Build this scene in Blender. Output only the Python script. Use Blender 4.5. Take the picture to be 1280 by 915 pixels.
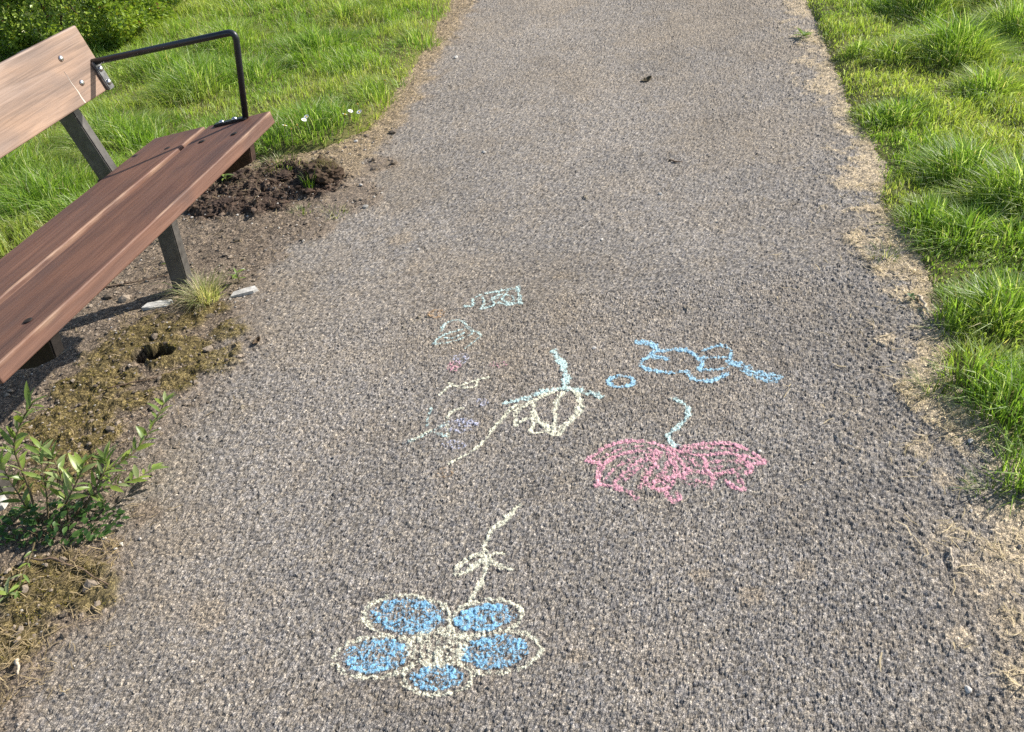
import bpy, bmesh, math, random
import numpy as np
from mathutils import Vector, Matrix, Quaternion

for o in list(bpy.data.objects):
    bpy.data.objects.remove(o, do_unlink=True)
scene = bpy.context.scene
COL = scene.collection
random.seed(7)
RNG = np.random.default_rng(11)

# ------------------------------------------------------------------ camera
CAM_H, PITCH, ROLL, FPX = 1.40, 0.649, -0.12, 1080.0      # focal length in photo pixels (1280 wide)
PW, PH = 1280.0, 915.0
_r = Vector((1, 0, 0)); _u = Vector((0, math.sin(PITCH), math.cos(PITCH)))
_f = Vector((0, math.cos(PITCH), -math.sin(PITCH)))
cr, sr = math.cos(ROLL), math.sin(ROLL)
c_right = cr * _r + sr * _u
c_up = -sr * _r + cr * _u
cam_data = bpy.data.cameras.new('camera'); cam = bpy.data.objects.new('camera', cam_data); COL.objects.link(cam)
M = Matrix((c_right, c_up, -_f)).transposed().to_4x4(); M.translation = (0, 0, CAM_H)
cam.matrix_world = M
cam_data.sensor_width = 36.0; cam_data.lens = 36.0 * FPX / PW
cam_data.clip_start = 0.02; cam_data.clip_end = 500
scene.camera = cam

# ------------------------------------------------------------------ light
SUN_AZ, SUN_EL = math.radians(69.5), math.radians(34.7)     # azimuth from +Y towards +X
sun_dir = Vector((math.sin(SUN_AZ) * math.cos(SUN_EL), math.cos(SUN_AZ) * math.cos(SUN_EL), math.sin(SUN_EL)))
world = bpy.data.worlds.new('World'); scene.world = world; world.use_nodes = True
wn = world.node_tree.nodes; wl = world.node_tree.links
sky = wn.new('ShaderNodeTexSky'); sky.sky_type = 'NISHITA'; sky.sun_disc = False
sky.sun_elevation = SUN_EL; sky.sun_rotation = SUN_AZ
wl.new(sky.outputs[0], wn['Background'].inputs[0]); wn['Background'].inputs[1].default_value = 0.10
sl = bpy.data.lights.new('sun', 'SUN'); sl.energy = 4.6; sl.angle = math.radians(0.53); sl.color = (1.0, 0.95, 0.87)
so = bpy.data.objects.new('sun', sl); COL.objects.link(so); so.rotation_euler = sun_dir.to_track_quat('Z', 'Y').to_euler()
so.location = (6, 3, 6)
vs = scene.view_settings; vs.view_transform = 'Standard'; vs.look = 'None'; vs.exposure = 0.75; vs.gamma = 1.0
vs.use_curve_mapping = False
scene.render.engine = 'CYCLES'; scene.cycles.max_bounces = 6; scene.cycles.use_denoising = False

# ------------------------------------------------------------------ helpers
def G(x, y, h=0.0):
    """the point at height h that a photo pixel looks at"""
    d = c_right * (x - PW / 2) + c_up * (PH / 2 - y) + _f * FPX
    k = (h - CAM_H) / d.z
    return Vector((d.x * k, d.y * k, h))

def Gn(pts):
    return np.array([[G(x, y).x, G(x, y).y] for x, y in pts])

def _hash(ix, iy, seed):
    n = (ix.astype(np.int64) * 374761393 + iy.astype(np.int64) * 668265263 + seed * 974711) & 0xFFFFFFFF
    n = ((n ^ (n >> 13)) * 1274126177) & 0xFFFFFFFF
    n = ((n ^ (n >> 16)) * 2246822519) & 0xFFFFFFFF
    n = n ^ (n >> 15)
    return (n & 0xFFFFFF) / float(0x1000000)

def vnoise(x, y, scale, seed=0):
    x = x / scale; y = y / scale
    ix = np.floor(x); iy = np.floor(y); fx = x - ix; fy = y - iy
    fx = fx * fx * (3 - 2 * fx); fy = fy * fy * (3 - 2 * fy)
    a = _hash(ix, iy, seed); b = _hash(ix + 1, iy, seed); c = _hash(ix, iy + 1, seed); d = _hash(ix + 1, iy + 1, seed)
    return (a * (1 - fx) + b * fx) * (1 - fy) + (c * (1 - fx) + d * fx) * fy

def fbm(x, y, scale, seed=0, oct=4):
    v = 0; a = 0.5; t = 0
    for k in range(oct):
        v = v + a * vnoise(x, y, scale, seed + k * 17); t += a; a *= 0.5; scale *= 0.5
    return v / t

def stones(x, y, cell, seed=0):
    gx = np.floor(x / cell); gy = np.floor(y / cell)
    f1 = np.full(x.shape, 9.0); f2 = np.full(x.shape, 9.0); r1 = np.zeros(x.shape); r2 = np.zeros(x.shape); r3 = np.zeros(x.shape)
    for dx in (-1, 0, 1):
        for dy in (-1, 0, 1):
            cx = gx + dx; cy = gy + dy
            px = (cx + 0.1 + 0.8 * _hash(cx, cy, seed + 1)) * cell; py = (cy + 0.1 + 0.8 * _hash(cx, cy, seed + 2)) * cell
            d = np.hypot(x - px, y - py) / cell
            m = d < f1
            f2 = np.where(m, f1, np.minimum(f2, d)); f1 = np.where(m, d, f1)
            r1 = np.where(m, _hash(cx, cy, seed + 3), r1); r2 = np.where(m, _hash(cx, cy, seed + 4), r2); r3 = np.where(m, _hash(cx, cy, seed + 5), r3)
    return f1, f2, r1, r2, r3

def sstep(a, b, x):
    t = np.clip((x - a) / (b - a), 0, 1); return t * t * (3 - 2 * t)

def mesh_np(name, V, quads=None, tris=None, col=None, smooth=False):
    me = bpy.data.meshes.new(name)
    V = np.asarray(V, np.float32)
    nq = 0 if quads is None else len(quads); nt = 0 if tris is None else len(tris)
    loops = []
    if nq: loops.append(np.asarray(quads, np.int32).ravel())
    if nt: loops.append(np.asarray(tris, np.int32).ravel())
    loops = np.concatenate(loops)
    tot = np.concatenate([np.full(nq, 4, np.int32), np.full(nt, 3, np.int32)])
    start = np.concatenate([[0], np.cumsum(tot)[:-1]]).astype(np.int32)
    me.vertices.add(len(V)); me.vertices.foreach_set('co', V.ravel())
    me.loops.add(len(loops)); me.loops.foreach_set('vertex_index', loops)
    me.polygons.add(nq + nt); me.polygons.foreach_set('loop_start', start)
    me.polygons.foreach_set('use_smooth', np.full(nq + nt, smooth))
    me.update(calc_edges=True)
    if col is not None:
        at = me.color_attributes.new('Col', 'FLOAT_COLOR', 'POINT')
        c4 = np.ones((len(V), 4), np.float32); c4[:, :3] = col
        at.data.foreach_set('color', c4.ravel())
    return me

def obj(name, me, mat=None, parent=None, label=None, cat=None, group=None, kind=None):
    o = bpy.data.objects.new(name, me); COL.objects.link(o)
    if mat is not None and me is not None and not me.materials: me.materials.append(mat)
    if parent is not None: o.parent = parent
    tag(o, label, cat, group, kind)
    return o

def tag(o, label=None, cat=None, group=None, kind=None):
    if label: o['label'] = label
    if cat: o['category'] = cat
    if group: o['group'] = group
    if kind: o['kind'] = kind

def bm_mesh(name, bm, smooth=False):
    bmesh.ops.recalc_face_normals(bm, faces=bm.faces)
    me = bpy.data.meshes.new(name); bm.to_mesh(me); bm.free()
    if smooth:
        me.polygons.foreach_set('use_smooth', [True] * len(me.polygons))
    return me

# ------------------------------------------------------------------ materials
def new_mat(name):
    m = bpy.data.materials.new(name); m.use_nodes = True
    return m, m.node_tree.nodes, m.node_tree.links, m.node_tree.nodes['Principled BSDF']

def mat_attr(name, rough=0.85, spec=0.3, bump_scale=0, bump_dist=0.001, var=0.25, var_scale=300):
    m, n, l, p = new_mat(name)
    a = n.new('ShaderNodeVertexColor'); a.layer_name = 'Col'
    tc = n.new('ShaderNodeTexCoord')
    no = n.new('ShaderNodeTexNoise'); no.inputs['Scale'].default_value = var_scale; no.inputs['Detail'].default_value = 3
    l.new(tc.outputs['Object'], no.inputs['Vector'])
    mr = n.new('ShaderNodeMapRange'); mr.inputs[1].default_value = 0.25; mr.inputs[2].default_value = 0.75
    mr.inputs[3].default_value = 1 - var; mr.inputs[4].default_value = 1 + var
    l.new(no.outputs[0], mr.inputs[0])
    mx = n.new('ShaderNodeVectorMath'); mx.operation = 'SCALE'
    l.new(a.outputs[0], mx.inputs[0]); l.new(mr.outputs[0], mx.inputs['Scale'])
    l.new(mx.outputs[0], p.inputs['Base Color'])
    p.inputs['Roughness'].default_value = rough; p.inputs['Specular IOR Level'].default_value = spec
    if bump_scale:
        bn = n.new('ShaderNodeTexNoise'); bn.inputs['Scale'].default_value = bump_scale; bn.inputs['Detail'].default_value = 4
        l.new(tc.outputs['Object'], bn.inputs['Vector'])
        b = n.new('ShaderNodeBump'); b.inputs['Strength'].default_value = 0.7; b.inputs['Distance'].default_value = bump_dist
        l.new(bn.outputs[0], b.inputs['Height']); l.new(b.outputs[0], p.inputs['Normal'])
    return m

GRIT = [(0.0044, 0.9), (0.0090, 0.40)]
def mat_grit(name, cells, rough=0.8, spec=0.25, lo=0.35, hi=1.8, gapc=0.35, bump=0.0016):
    """aggregate: the attribute gives the tint of the place, each grain its own shade and a rounded top"""
    m, n, l, p = new_mat(name)
    a = n.new('ShaderNodeVertexColor'); a.layer_name = 'Col'
    tc = n.new('ShaderNodeTexCoord')
    wob = n.new('ShaderNodeTexNoise'); wob.inputs['Scale'].default_value = 260; wob.inputs['Detail'].default_value = 2
    l.new(tc.outputs['Object'], wob.inputs['Vector'])
    wsc = n.new('ShaderNodeVectorMath'); wsc.operation = 'SCALE'; wsc.inputs['Scale'].default_value = 0.0045
    l.new(wob.outputs['Color'], wsc.inputs[0])
    add = n.new('ShaderNodeVectorMath'); l.new(tc.outputs['Object'], add.inputs[0]); l.new(wsc.outputs[0], add.inputs[1])
    cur = a.outputs[0]; hsum = None
    for k, (cell, wgt) in enumerate(cells):
        v = n.new('ShaderNodeTexVoronoi'); v.voronoi_dimensions = '2D'; v.inputs['Scale'].default_value = 1.0 / cell
        ve = n.new('ShaderNodeTexVoronoi'); ve.voronoi_dimensions = '2D'; ve.feature = 'DISTANCE_TO_EDGE'; ve.inputs['Scale'].default_value = 1.0 / cell
        l.new(add.outputs[0], v.inputs['Vector']); l.new(add.outputs[0], ve.inputs['Vector'])
        sep = n.new('ShaderNodeSeparateColor'); l.new(v.outputs['Color'], sep.inputs[0])
        rp = n.new('ShaderNodeValToRGB'); e = rp.color_ramp.elements
        e[0].position = 0.0; e[0].color = (lo * .95, lo * .97, lo * 1.05, 1); e[1].position = 1.0; e[1].color = (hi * 1.02, hi, hi * .96, 1)
        q = e.new(0.5); mdl = 0.85; q.color = (.96, .94, .92, 1); q = e.new(0.8); q.color = (1.12, 1.1, 1.09, 1)
        l.new(sep.outputs[0], rp.inputs[0])
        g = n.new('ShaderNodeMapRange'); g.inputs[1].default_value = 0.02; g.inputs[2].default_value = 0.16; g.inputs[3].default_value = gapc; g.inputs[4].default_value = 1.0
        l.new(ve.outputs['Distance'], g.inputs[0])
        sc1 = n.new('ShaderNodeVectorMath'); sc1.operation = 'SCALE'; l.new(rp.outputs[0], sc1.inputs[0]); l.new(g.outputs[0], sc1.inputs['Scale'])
        mixw = n.new('ShaderNodeMix'); mixw.data_type = 'RGBA'; mixw.inputs[0].default_value = wgt; mixw.inputs[6].default_value = (1, 1, 1, 1)
        l.new(sc1.outputs[0], mixw.inputs[7])
        mu = n.new('ShaderNodeVectorMath'); mu.operation = 'MULTIPLY'; l.new(cur, mu.inputs[0]); l.new(mixw.outputs[2], mu.inputs[1]); cur = mu.outputs[0]
        hv = n.new('ShaderNodeMath'); hv.operation = 'MULTIPLY_ADD'; hv.inputs[1].default_value = 0.8
        l.new(g.outputs[0], hv.inputs[0]); l.new(sep.outputs[1], hv.inputs[2])
        hm = n.new('ShaderNodeMath'); hm.operation = 'MULTIPLY'; hm.inputs[1].default_value = cell * wgt; l.new(hv.outputs[0], hm.inputs[0])
        if hsum is None: hsum = hm.outputs[0]
        else:
            ad = n.new('ShaderNodeMath'); l.new(hsum, ad.inputs[0]); l.new(hm.outputs[0], ad.inputs[1]); hsum = ad.outputs[0]
    l.new(cur, p.inputs['Base Color'])
    p.inputs['Roughness'].default_value = rough; p.inputs['Specular IOR Level'].default_value = spec
    b = n.new('ShaderNodeBump'); b.inputs['Strength'].default_value = 0.8; b.inputs['Distance'].default_value = bump / 0.0016 * 0.42
    l.new(hsum, b.inputs['Height']); l.new(b.outputs[0], p.inputs['Normal'])
    return m

def mat_leafy(name, trans=0.42, rough=0.42, spec=0.45):
    m, n, l, p = new_mat(name)
    a = n.new('ShaderNodeVertexColor'); a.layer_name = 'Col'
    l.new(a.outputs[0], p.inputs['Base Color'])
    p.inputs['Roughness'].default_value = rough; p.inputs['Specular IOR Level'].default_value = spec
    t = n.new('ShaderNodeBsdfTranslucent')
    mul = n.new('ShaderNodeVectorMath'); mul.operation = 'MULTIPLY'; mul.inputs[1].default_value = (1.55, 1.65, 0.75)
    l.new(a.outputs[0], mul.inputs[0]); l.new(mul.outputs[0], t.inputs['Color'])
    mx = n.new('ShaderNodeMixShader'); mx.inputs[0].default_value = trans
    l.new(p.outputs[0], mx.inputs[1]); l.new(t.outputs[0], mx.inputs[2])
    l.new(mx.outputs[0], n['Material Output'].inputs['Surface'])
    return m

def mat_plain(name, colr, rough=0.6, spec=0.4, metal=0.0, noise=0.25, scale=40, bump=0.0, stretch=(1, 1, 1)):
    m, n, l, p = new_mat(name)
    tc = n.new('ShaderNodeTexCoord'); mp = n.new('ShaderNodeMapping'); mp.inputs['Scale'].default_value = stretch
    l.new(tc.outputs['Object'], mp.inputs['Vector'])
    no = n.new('ShaderNodeTexNoise'); no.inputs['Scale'].default_value = scale; no.inputs['Detail'].default_value = 6
    l.new(mp.outputs[0], no.inputs['Vector'])
    cr_ = n.new('ShaderNodeValToRGB')
    cr_.color_ramp.elements[0].position = 0.3; cr_.color_ramp.elements[1].position = 0.7
    cr_.color_ramp.elements[0].color = (*[c * (1 - noise) for c in colr], 1)
    cr_.color_ramp.elements[1].color = (*[min(1, c * (1 + noise)) for c in colr], 1)
    l.new(no.outputs[0], cr_.inputs[0]); l.new(cr_.outputs[0], p.inputs['Base Color'])
    p.inputs['Roughness'].default_value = rough; p.inputs['Specular IOR Level'].default_value = spec; p.inputs['Metallic'].default_value = metal
    if bump:
        b = n.new('ShaderNodeBump'); b.inputs['Strength'].default_value = 0.8; b.inputs['Distance'].default_value = bump
        l.new(no.outputs[0], b.inputs['Height']); l.new(b.outputs[0], p.inputs['Normal'])
    return m

def mat_wood(name, dark, mid, light, wear_lit):
    """weathered hardwood, grain along local x, paler arrises: rubbed edges plus painted sun highlights"""
    m, n, l, p = new_mat(name)
    tc = n.new('ShaderNodeTexCoord')
    def noise(sc, st, det=6, dist=0.0):
        mp = n.new('ShaderNodeMapping'); mp.inputs['Scale'].default_value = st
        l.new(tc.outputs['Object'], mp.inputs['Vector'])
        no = n.new('ShaderNodeTexNoise'); no.inputs['Scale'].default_value = sc; no.inputs['Detail'].default_value = det
        no.inputs['Distortion'].default_value = dist
        l.new(mp.outputs[0], no.inputs['Vector']); return no
    big = noise(7.0, (0.6, 1.8, 1.8), 5, 0.8)
    gr = noise(34, (0.085, 1.9, 1.9), 9, 1.2)
    fine = noise(120, (0.05, 2.4, 2.4), 4)
    r1 = n.new('ShaderNodeValToRGB'); e = r1.color_ramp.elements
    e[0].position = 0.33; e[0].color = (*dark, 1); e[1].position = 0.7; e[1].color = (*light, 1)
    k = e.new(0.5); k.color = (*mid, 1)
    l.new(gr.outputs[0], r1.inputs[0])
    mix = n.new('ShaderNodeMix'); mix.data_type = 'RGBA'; mix.blend_type = 'MULTIPLY'
    r2 = n.new('ShaderNodeValToRGB'); e = r2.color_ramp.elements
    e[0].position = 0.32; e[0].color = (0.78, 0.79, 0.84, 1); e[1].position = 0.66; e[1].color = (1.22, 1.12, 1.02, 1)
    l.new(big.outputs[0], r2.inputs[0])
    mix.inputs[0].default_value = 1.0
    l.new(r1.outputs[0], mix.inputs[6]); l.new(r2.outputs[0], mix.inputs[7])
    # per-vertex mask pales rubbed arrises and paints in sunlit edge highlights
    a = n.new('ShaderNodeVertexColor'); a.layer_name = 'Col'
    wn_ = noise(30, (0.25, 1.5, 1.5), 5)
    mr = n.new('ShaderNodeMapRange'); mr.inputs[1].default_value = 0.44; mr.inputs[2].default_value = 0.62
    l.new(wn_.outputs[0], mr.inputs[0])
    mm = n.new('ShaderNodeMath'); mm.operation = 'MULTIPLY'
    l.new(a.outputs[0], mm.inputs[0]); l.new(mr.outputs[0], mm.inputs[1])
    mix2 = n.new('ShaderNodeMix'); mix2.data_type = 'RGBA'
    l.new(mm.outputs[0], mix2.inputs[0]); l.new(mix.outputs[2], mix2.inputs[6]); mix2.inputs[7].default_value = (*wear_lit, 1)
    l.new(mix2.outputs[2], p.inputs['Base Color'])
    p.inputs['Roughness'].default_value = 0.62; p.inputs['Specular IOR Level'].default_value = 0.35
    ad = n.new('ShaderNodeMath'); ad.operation = 'MULTIPLY_ADD'; ad.inputs[1].default_value = 0.5
    l.new(fine.outputs[0], ad.inputs[0]); l.new(gr.outputs[0], ad.inputs[2])
    b = n.new('ShaderNodeBump'); b.inputs['Strength'].default_value = 0.55; b.inputs['Distance'].default_value = 0.0022
    l.new(ad.outputs[0], b.inputs['Height']); l.new(b.outputs[0], p.inputs['Normal'])
    return m

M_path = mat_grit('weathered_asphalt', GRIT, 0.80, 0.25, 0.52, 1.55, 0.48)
M_verge = mat_grit('dusty_soil', [(0.0050, 0.9), (0.014, 0.4)], 0.92, 0.15, 0.4, 1.6)
M_ground = mat_attr('turf_soil', 0.95, 0.1, 60, 0.01, 0.4, 50)
M_grass = mat_leafy('grass_blades', 0.45, 0.48, 0.4)
M_leaf = mat_leafy('leaves', 0.35, 0.38, 0.5)
M_hedge = mat_leafy('hedge_leaves', 0.32, 0.35, 0.5)
M_straw = mat_leafy('dry_straw', 0.25, 0.55, 0.3)
M_moss = mat_leafy('moss', 0.2, 0.8, 0.1)
M_crumb = mat_attr('soil_crumb', 0.95, 0.1, 300, 0.002, 0.3, 150)
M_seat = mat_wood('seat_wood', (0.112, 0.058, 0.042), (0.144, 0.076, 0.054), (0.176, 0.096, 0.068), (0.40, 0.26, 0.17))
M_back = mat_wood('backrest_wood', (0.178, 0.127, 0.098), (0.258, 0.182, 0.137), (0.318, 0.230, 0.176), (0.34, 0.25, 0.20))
M_steel = mat_plain('painted_steel', (0.016, 0.019, 0.024), 0.38, 0.5, 0.0, 0.25, 60, 0.0004)
M_frame = mat_plain('weathered_steel_frame', (0.090, 0.083, 0.075), 0.40, 0.6, 0.0, 0.35, 45, 0.0006)
M_brk = mat_plain('sheen_bracket', (0.16, 0.16, 0.165), 0.3, 0.7, 0.3, 0.5, 60, 0.0006)  # grey lightened to paint in the bracket's bright sheen
M_zinc = mat_plain('zinc', (0.62, 0.62, 0.62), 0.3, 0.5, 1.0, 0.15, 80)
M_dark = mat_plain('dark_bolt_and_shade', (0.02, 0.016, 0.014), 0.6, 0.3, 0.0, 0.3, 80)
M_rust = mat_plain('rusty_steel', (0.055, 0.032, 0.022), 0.7, 0.3, 0.0, 0.5, 60, 0.001)
M_slate = mat_plain('pale_stone', (0.50, 0.48, 0.44), 0.8, 0.3, 0.0, 0.3, 60, 0.002)
M_white = mat_plain('white_stone', (0.56, 0.52, 0.46), 0.7, 0.4, 0.0, 0.2, 120, 0.001)
M_twig = mat_plain('dead_twig', (0.16, 0.11, 0.075), 0.85, 0.2, 0.0, 0.4, 120, 0.0008)
M_chip = mat_plain('wood_chip', (0.48, 0.40, 0.30), 0.8, 0.2, 0.0, 0.3, 90, 0.001)
M_petal = mat_plain('daisy_petal', (0.80, 0.80, 0.78), 0.6, 0.3, 0.0, 0.05, 50)
M_disc = mat_plain('daisy_disc', (0.65, 0.42, 0.03), 0.7, 0.2, 0.0, 0.15, 400)
M_thread = mat_plain('pale_split', (0.75, 0.66, 0.56), 0.6, 0.3, 0.0, 0.1, 80)
def mat_chalk(name, c):
    """powder caught on the grains: the attribute is how hard the chalk was pressed, grains and pores break it up"""
    m, n, l, p = new_mat(name)
    a = n.new('ShaderNodeVertexColor'); a.layer_name = 'Col'
    tc = n.new('ShaderNodeTexCoord')
    wob = n.new('ShaderNodeTexNoise'); wob.inputs['Scale'].default_value = 260; wob.inputs['Detail'].default_value = 2
    l.new(tc.outputs['Object'], wob.inputs['Vector'])
    wsc = n.new('ShaderNodeVectorMath'); wsc.operation = 'SCALE'; wsc.inputs['Scale'].default_value = 0.0045
    l.new(wob.outputs['Color'], wsc.inputs[0])
    add = n.new('ShaderNodeVectorMath'); l.new(tc.outputs['Object'], add.inputs[0]); l.new(wsc.outputs[0], add.inputs[1])
    v = n.new('ShaderNodeTexVoronoi'); v.voronoi_dimensions = '2D'; v.inputs['Scale'].default_value = 1.0 / GRIT[0][0]
    ve = n.new('ShaderNodeTexVoronoi'); ve.voronoi_dimensions = '2D'; ve.feature = 'DISTANCE_TO_EDGE'; ve.inputs['Scale'].default_value = 1.0 / GRIT[0][0]
    l.new(add.outputs[0], v.inputs['Vector']); l.new(add.outputs[0], ve.inputs['Vector'])
    sep = n.new('ShaderNodeSeparateColor'); l.new(v.outputs['Color'], sep.inputs[0])
    g = n.new('ShaderNodeMapRange'); g.inputs[1].default_value = 0.0; g.inputs[2].default_value = 0.22; l.new(ve.outputs['Distance'], g.inputs[0])
    fine = n.new('ShaderNodeTexNoise'); fine.inputs['Scale'].default_value = 520; fine.inputs['Detail'].default_value = 4
    l.new(tc.outputs['Object'], fine.inputs['Vector'])
    def ma(x_, k_, y_):
        q = n.new('ShaderNodeMath'); q.operation = 'MULTIPLY_ADD'; l.new(x_, q.inputs[0]); q.inputs[1].default_value = k_
        if isinstance(y_, float): q.inputs[2].default_value = y_
        else: l.new(y_, q.inputs[2])
        return q.outputs[0]
    sa = n.new('ShaderNodeSeparateColor'); l.new(a.outputs[0], sa.inputs[0])
    t = ma(sep.outputs[1], 0.75, -1.90); t = ma(g.outputs[0], 0.35, t); t = ma(fine.outputs[0], 0.85, t); t = ma(sa.outputs[0], 1.15, t); t = ma(sa.outputs[1], 0.62, t)
    al = n.new('ShaderNodeMapRange'); al.inputs[1].default_value = 0.0; al.inputs[2].default_value = 0.66; al.inputs[4].default_value = 0.88
    l.new(t, al.inputs[0])
    cl = n.new('ShaderNodeValToRGB'); e = cl.color_ramp.elements
    e[0].position = 0.3; e[0].color = (*[q * .72 for q in c], 1); e[1].position = 0.7; e[1].color = (*[min(.94, q * 1.08) for q in c], 1)
    l.new(fine.outputs[0], cl.inputs[0]); l.new(cl.outputs[0], p.inputs['Base Color'])
    p.inputs['Roughness'].default_value = 0.95; p.inputs['Specular IOR Level'].default_value = 0.05
    hs = ma(g.outputs[0], 0.8, sep.outputs[1])
    hm = n.new('ShaderNodeMath'); hm.operation = 'MULTIPLY'; hm.inputs[1].default_value = GRIT[0][0] * .6; l.new(hs, hm.inputs[0])
    b = n.new('ShaderNodeBump'); b.inputs['Strength'].default_value = 0.8; b.inputs['Distance'].default_value = 0.3
    l.new(hm.outputs[0], b.inputs['Height']); l.new(b.outputs[0], p.inputs['Normal'])
    tr = n.new('ShaderNodeBsdfTransparent'); mx = n.new('ShaderNodeMixShader')
    l.new(al.outputs[0], mx.inputs[0]); l.new(tr.outputs[0], mx.inputs[1]); l.new(p.outputs[0], mx.inputs[2])
    l.new(mx.outputs[0], n['Material Output'].inputs['Surface'])
    return m
M_blue = mat_chalk('blue_chalk', (0.30, 0.62, 0.90))
M_sky = mat_chalk('sky_blue_chalk', (0.42, 0.70, 0.88))
M_cream = mat_chalk('cream_chalk', (0.90, 0.86, 0.66))
M_mint = mat_chalk('mint_chalk', (0.66, 0.86, 0.82))
M_pink = mat_chalk('pink_chalk', (0.90, 0.45, 0.53))
M_orange = mat_chalk('orange_chalk', (0.66, 0.42, 0.22))
M_lilac = mat_chalk('lilac_chalk', (0.60, 0.62, 0.78))

# ------------------------------------------------------------------ lie of the land
R_EDGE = Gn([(990, -40), (998, 0), (1026, 90), (1062, 190), (1090, 270), (1118, 315), (1150, 400), (1168, 490), (1208, 548), (1236, 615), (1270, 655), (1320, 740)])
L_EDGE = Gn([(610, -40), (590, 0), (550, 80), (490, 170), (425, 245), (370, 300), (310, 375), (285, 440), (215, 520), (178, 600), (130, 740), (40, 850)])
def edge_fn(E, near_slope, far_slope):
    i = np.argsort(E[:, 1]); ys = E[i, 1]; xs = E[i, 0]
    def fn(y):
        x = np.interp(y, ys, xs)
        x = np.where(y < ys[0], xs[0] + (y - ys[0]) * near_slope, x)
        return np.where(y > ys[-1], xs[-1] + (y - ys[-1]) * far_slope, x)
    return fn
xR = edge_fn(R_EDGE, -0.05, 0.19)
xL = edge_fn(L_EDGE, 0.1, 0.19)
# where the left-hand grass begins
PSI = 0.274
A = Vector((math.sin(PSI), math.cos(PSI), 0)); Lv = Vector((-math.cos(PSI), math.sin(PSI), 0))
def W(s, t, h=0.0): return A * s + Lv * t + Vector((0, 0, h))
gl = [G(600, -40), G(586, 0), G(535, 88), G(478, 158), G(440, 182), G(340, 200), G(318, 204)]
gl = [(p.x, p.y) for p in gl] + [tuple(G(a_, b_)[:2]) for a_, b_ in ((250, 222), (150, 285), (60, 350), (0, 392), (-200, 540), (-300, 700))]
gl = np.array(gl)
xG = edge_fn(gl, 0.2, 0.19)

def blob(x, y, pts):
    v = np.zeros(np.shape(x))
    for px, py, r in pts:
        p = G(px, py); v = np.maximum(v, np.exp(-((x - p.x) ** 2 + (y - p.y) ** 2) / (r * r)))
    return v
MOSS = [(160, 430, .10), (215, 440, .10), (265, 450, .07), (285, 415, .06), (130, 470, .09), (110, 520, .08), (75, 560, .09), (90, 585, .07),
        (150, 475, .07), (225, 475, .06), (90, 735, .07), (120, 745, .05), (40, 745, .06), (20, 800, .07), (60, 715, .06), (240, 400, .06), (30, 720, .06), (60, 525, .08), (140, 445, .10), (100, 490, .09), (190, 415, .09), (240, 440, .08), (130, 545, .05), (170, 500, .05), (270, 385, .05), (50, 600, .07)]
SOIL = [(300, 235, .17), (350, 225, .16), (265, 260, .12), (400, 235, .10), (330, 250, .15), (290, 200, .12), (240, 235, .12)]
DRY = [(430, 250, .16), (380, 285, .16), (270, 320, .14), (210, 380, .14), (330, 320, .12), (470, 205, .1), (180, 640, .06), (120, 690, .08), (30, 830, .09),
       (160, 410, .10), (250, 350, .12), (110, 760, .06), (70, 780, .07)]
PIT = G(190, 447)
def masks(x, y):
    nz = fbm(x, y, 0.12, 91) - 0.5
    nf = fbm(x, y, 0.03, 47) - 0.5
    moss = sstep(0.28, 0.62, blob(x, y, MOSS) + nz * 0.7 + nf * 0.6)
    soil = sstep(0.3, 0.6, blob(x, y, SOIL) + nz * 0.5 + nf * 0.4)
    dl = xL(y) - x                                              # >0 outside to the left
    dirt = sstep(-0.10, 0.10, dl + nz * 0.22 + nf * 0.10)
    dirt = np.maximum(dirt, sstep(0.35, 0.75, blob(x, y, DRY) + nz * 0.7 + nf * 0.5) * 0.9)
    dr = x - xR(y)
    straw = sstep(-0.080, 0.02, dr + nz * 0.34 + nf * 0.22)
    straw = np.maximum(straw, 0.6 * sstep(.42, .85, blob(x, y, [(1185, 665, .05), (1240, 725, .09), (1272, 700, .09), (1200, 800, .035), (1262, 775, .06), (1228, 640, .06), (1150, 560, .04), (1180, 600, .04), (1275, 850, .05)]) + nz * .9 + nf * .7))
    # thinner straw along the far left edge
    straw2 = sstep(-0.03, 0.04, dl + nz * 0.14 + nf * 0.1) * sstep(3.0, 3.4, y)
    rough = np.clip(sstep(-0.55, -0.1, dr + nz * 0.3) * 0.9 + sstep(-0.35, 0.0, dl + nz * .2) * 0.5, 0, 1)
    return moss, soil, dirt, straw, straw2, rough, dl, dr, nz, nf

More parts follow.
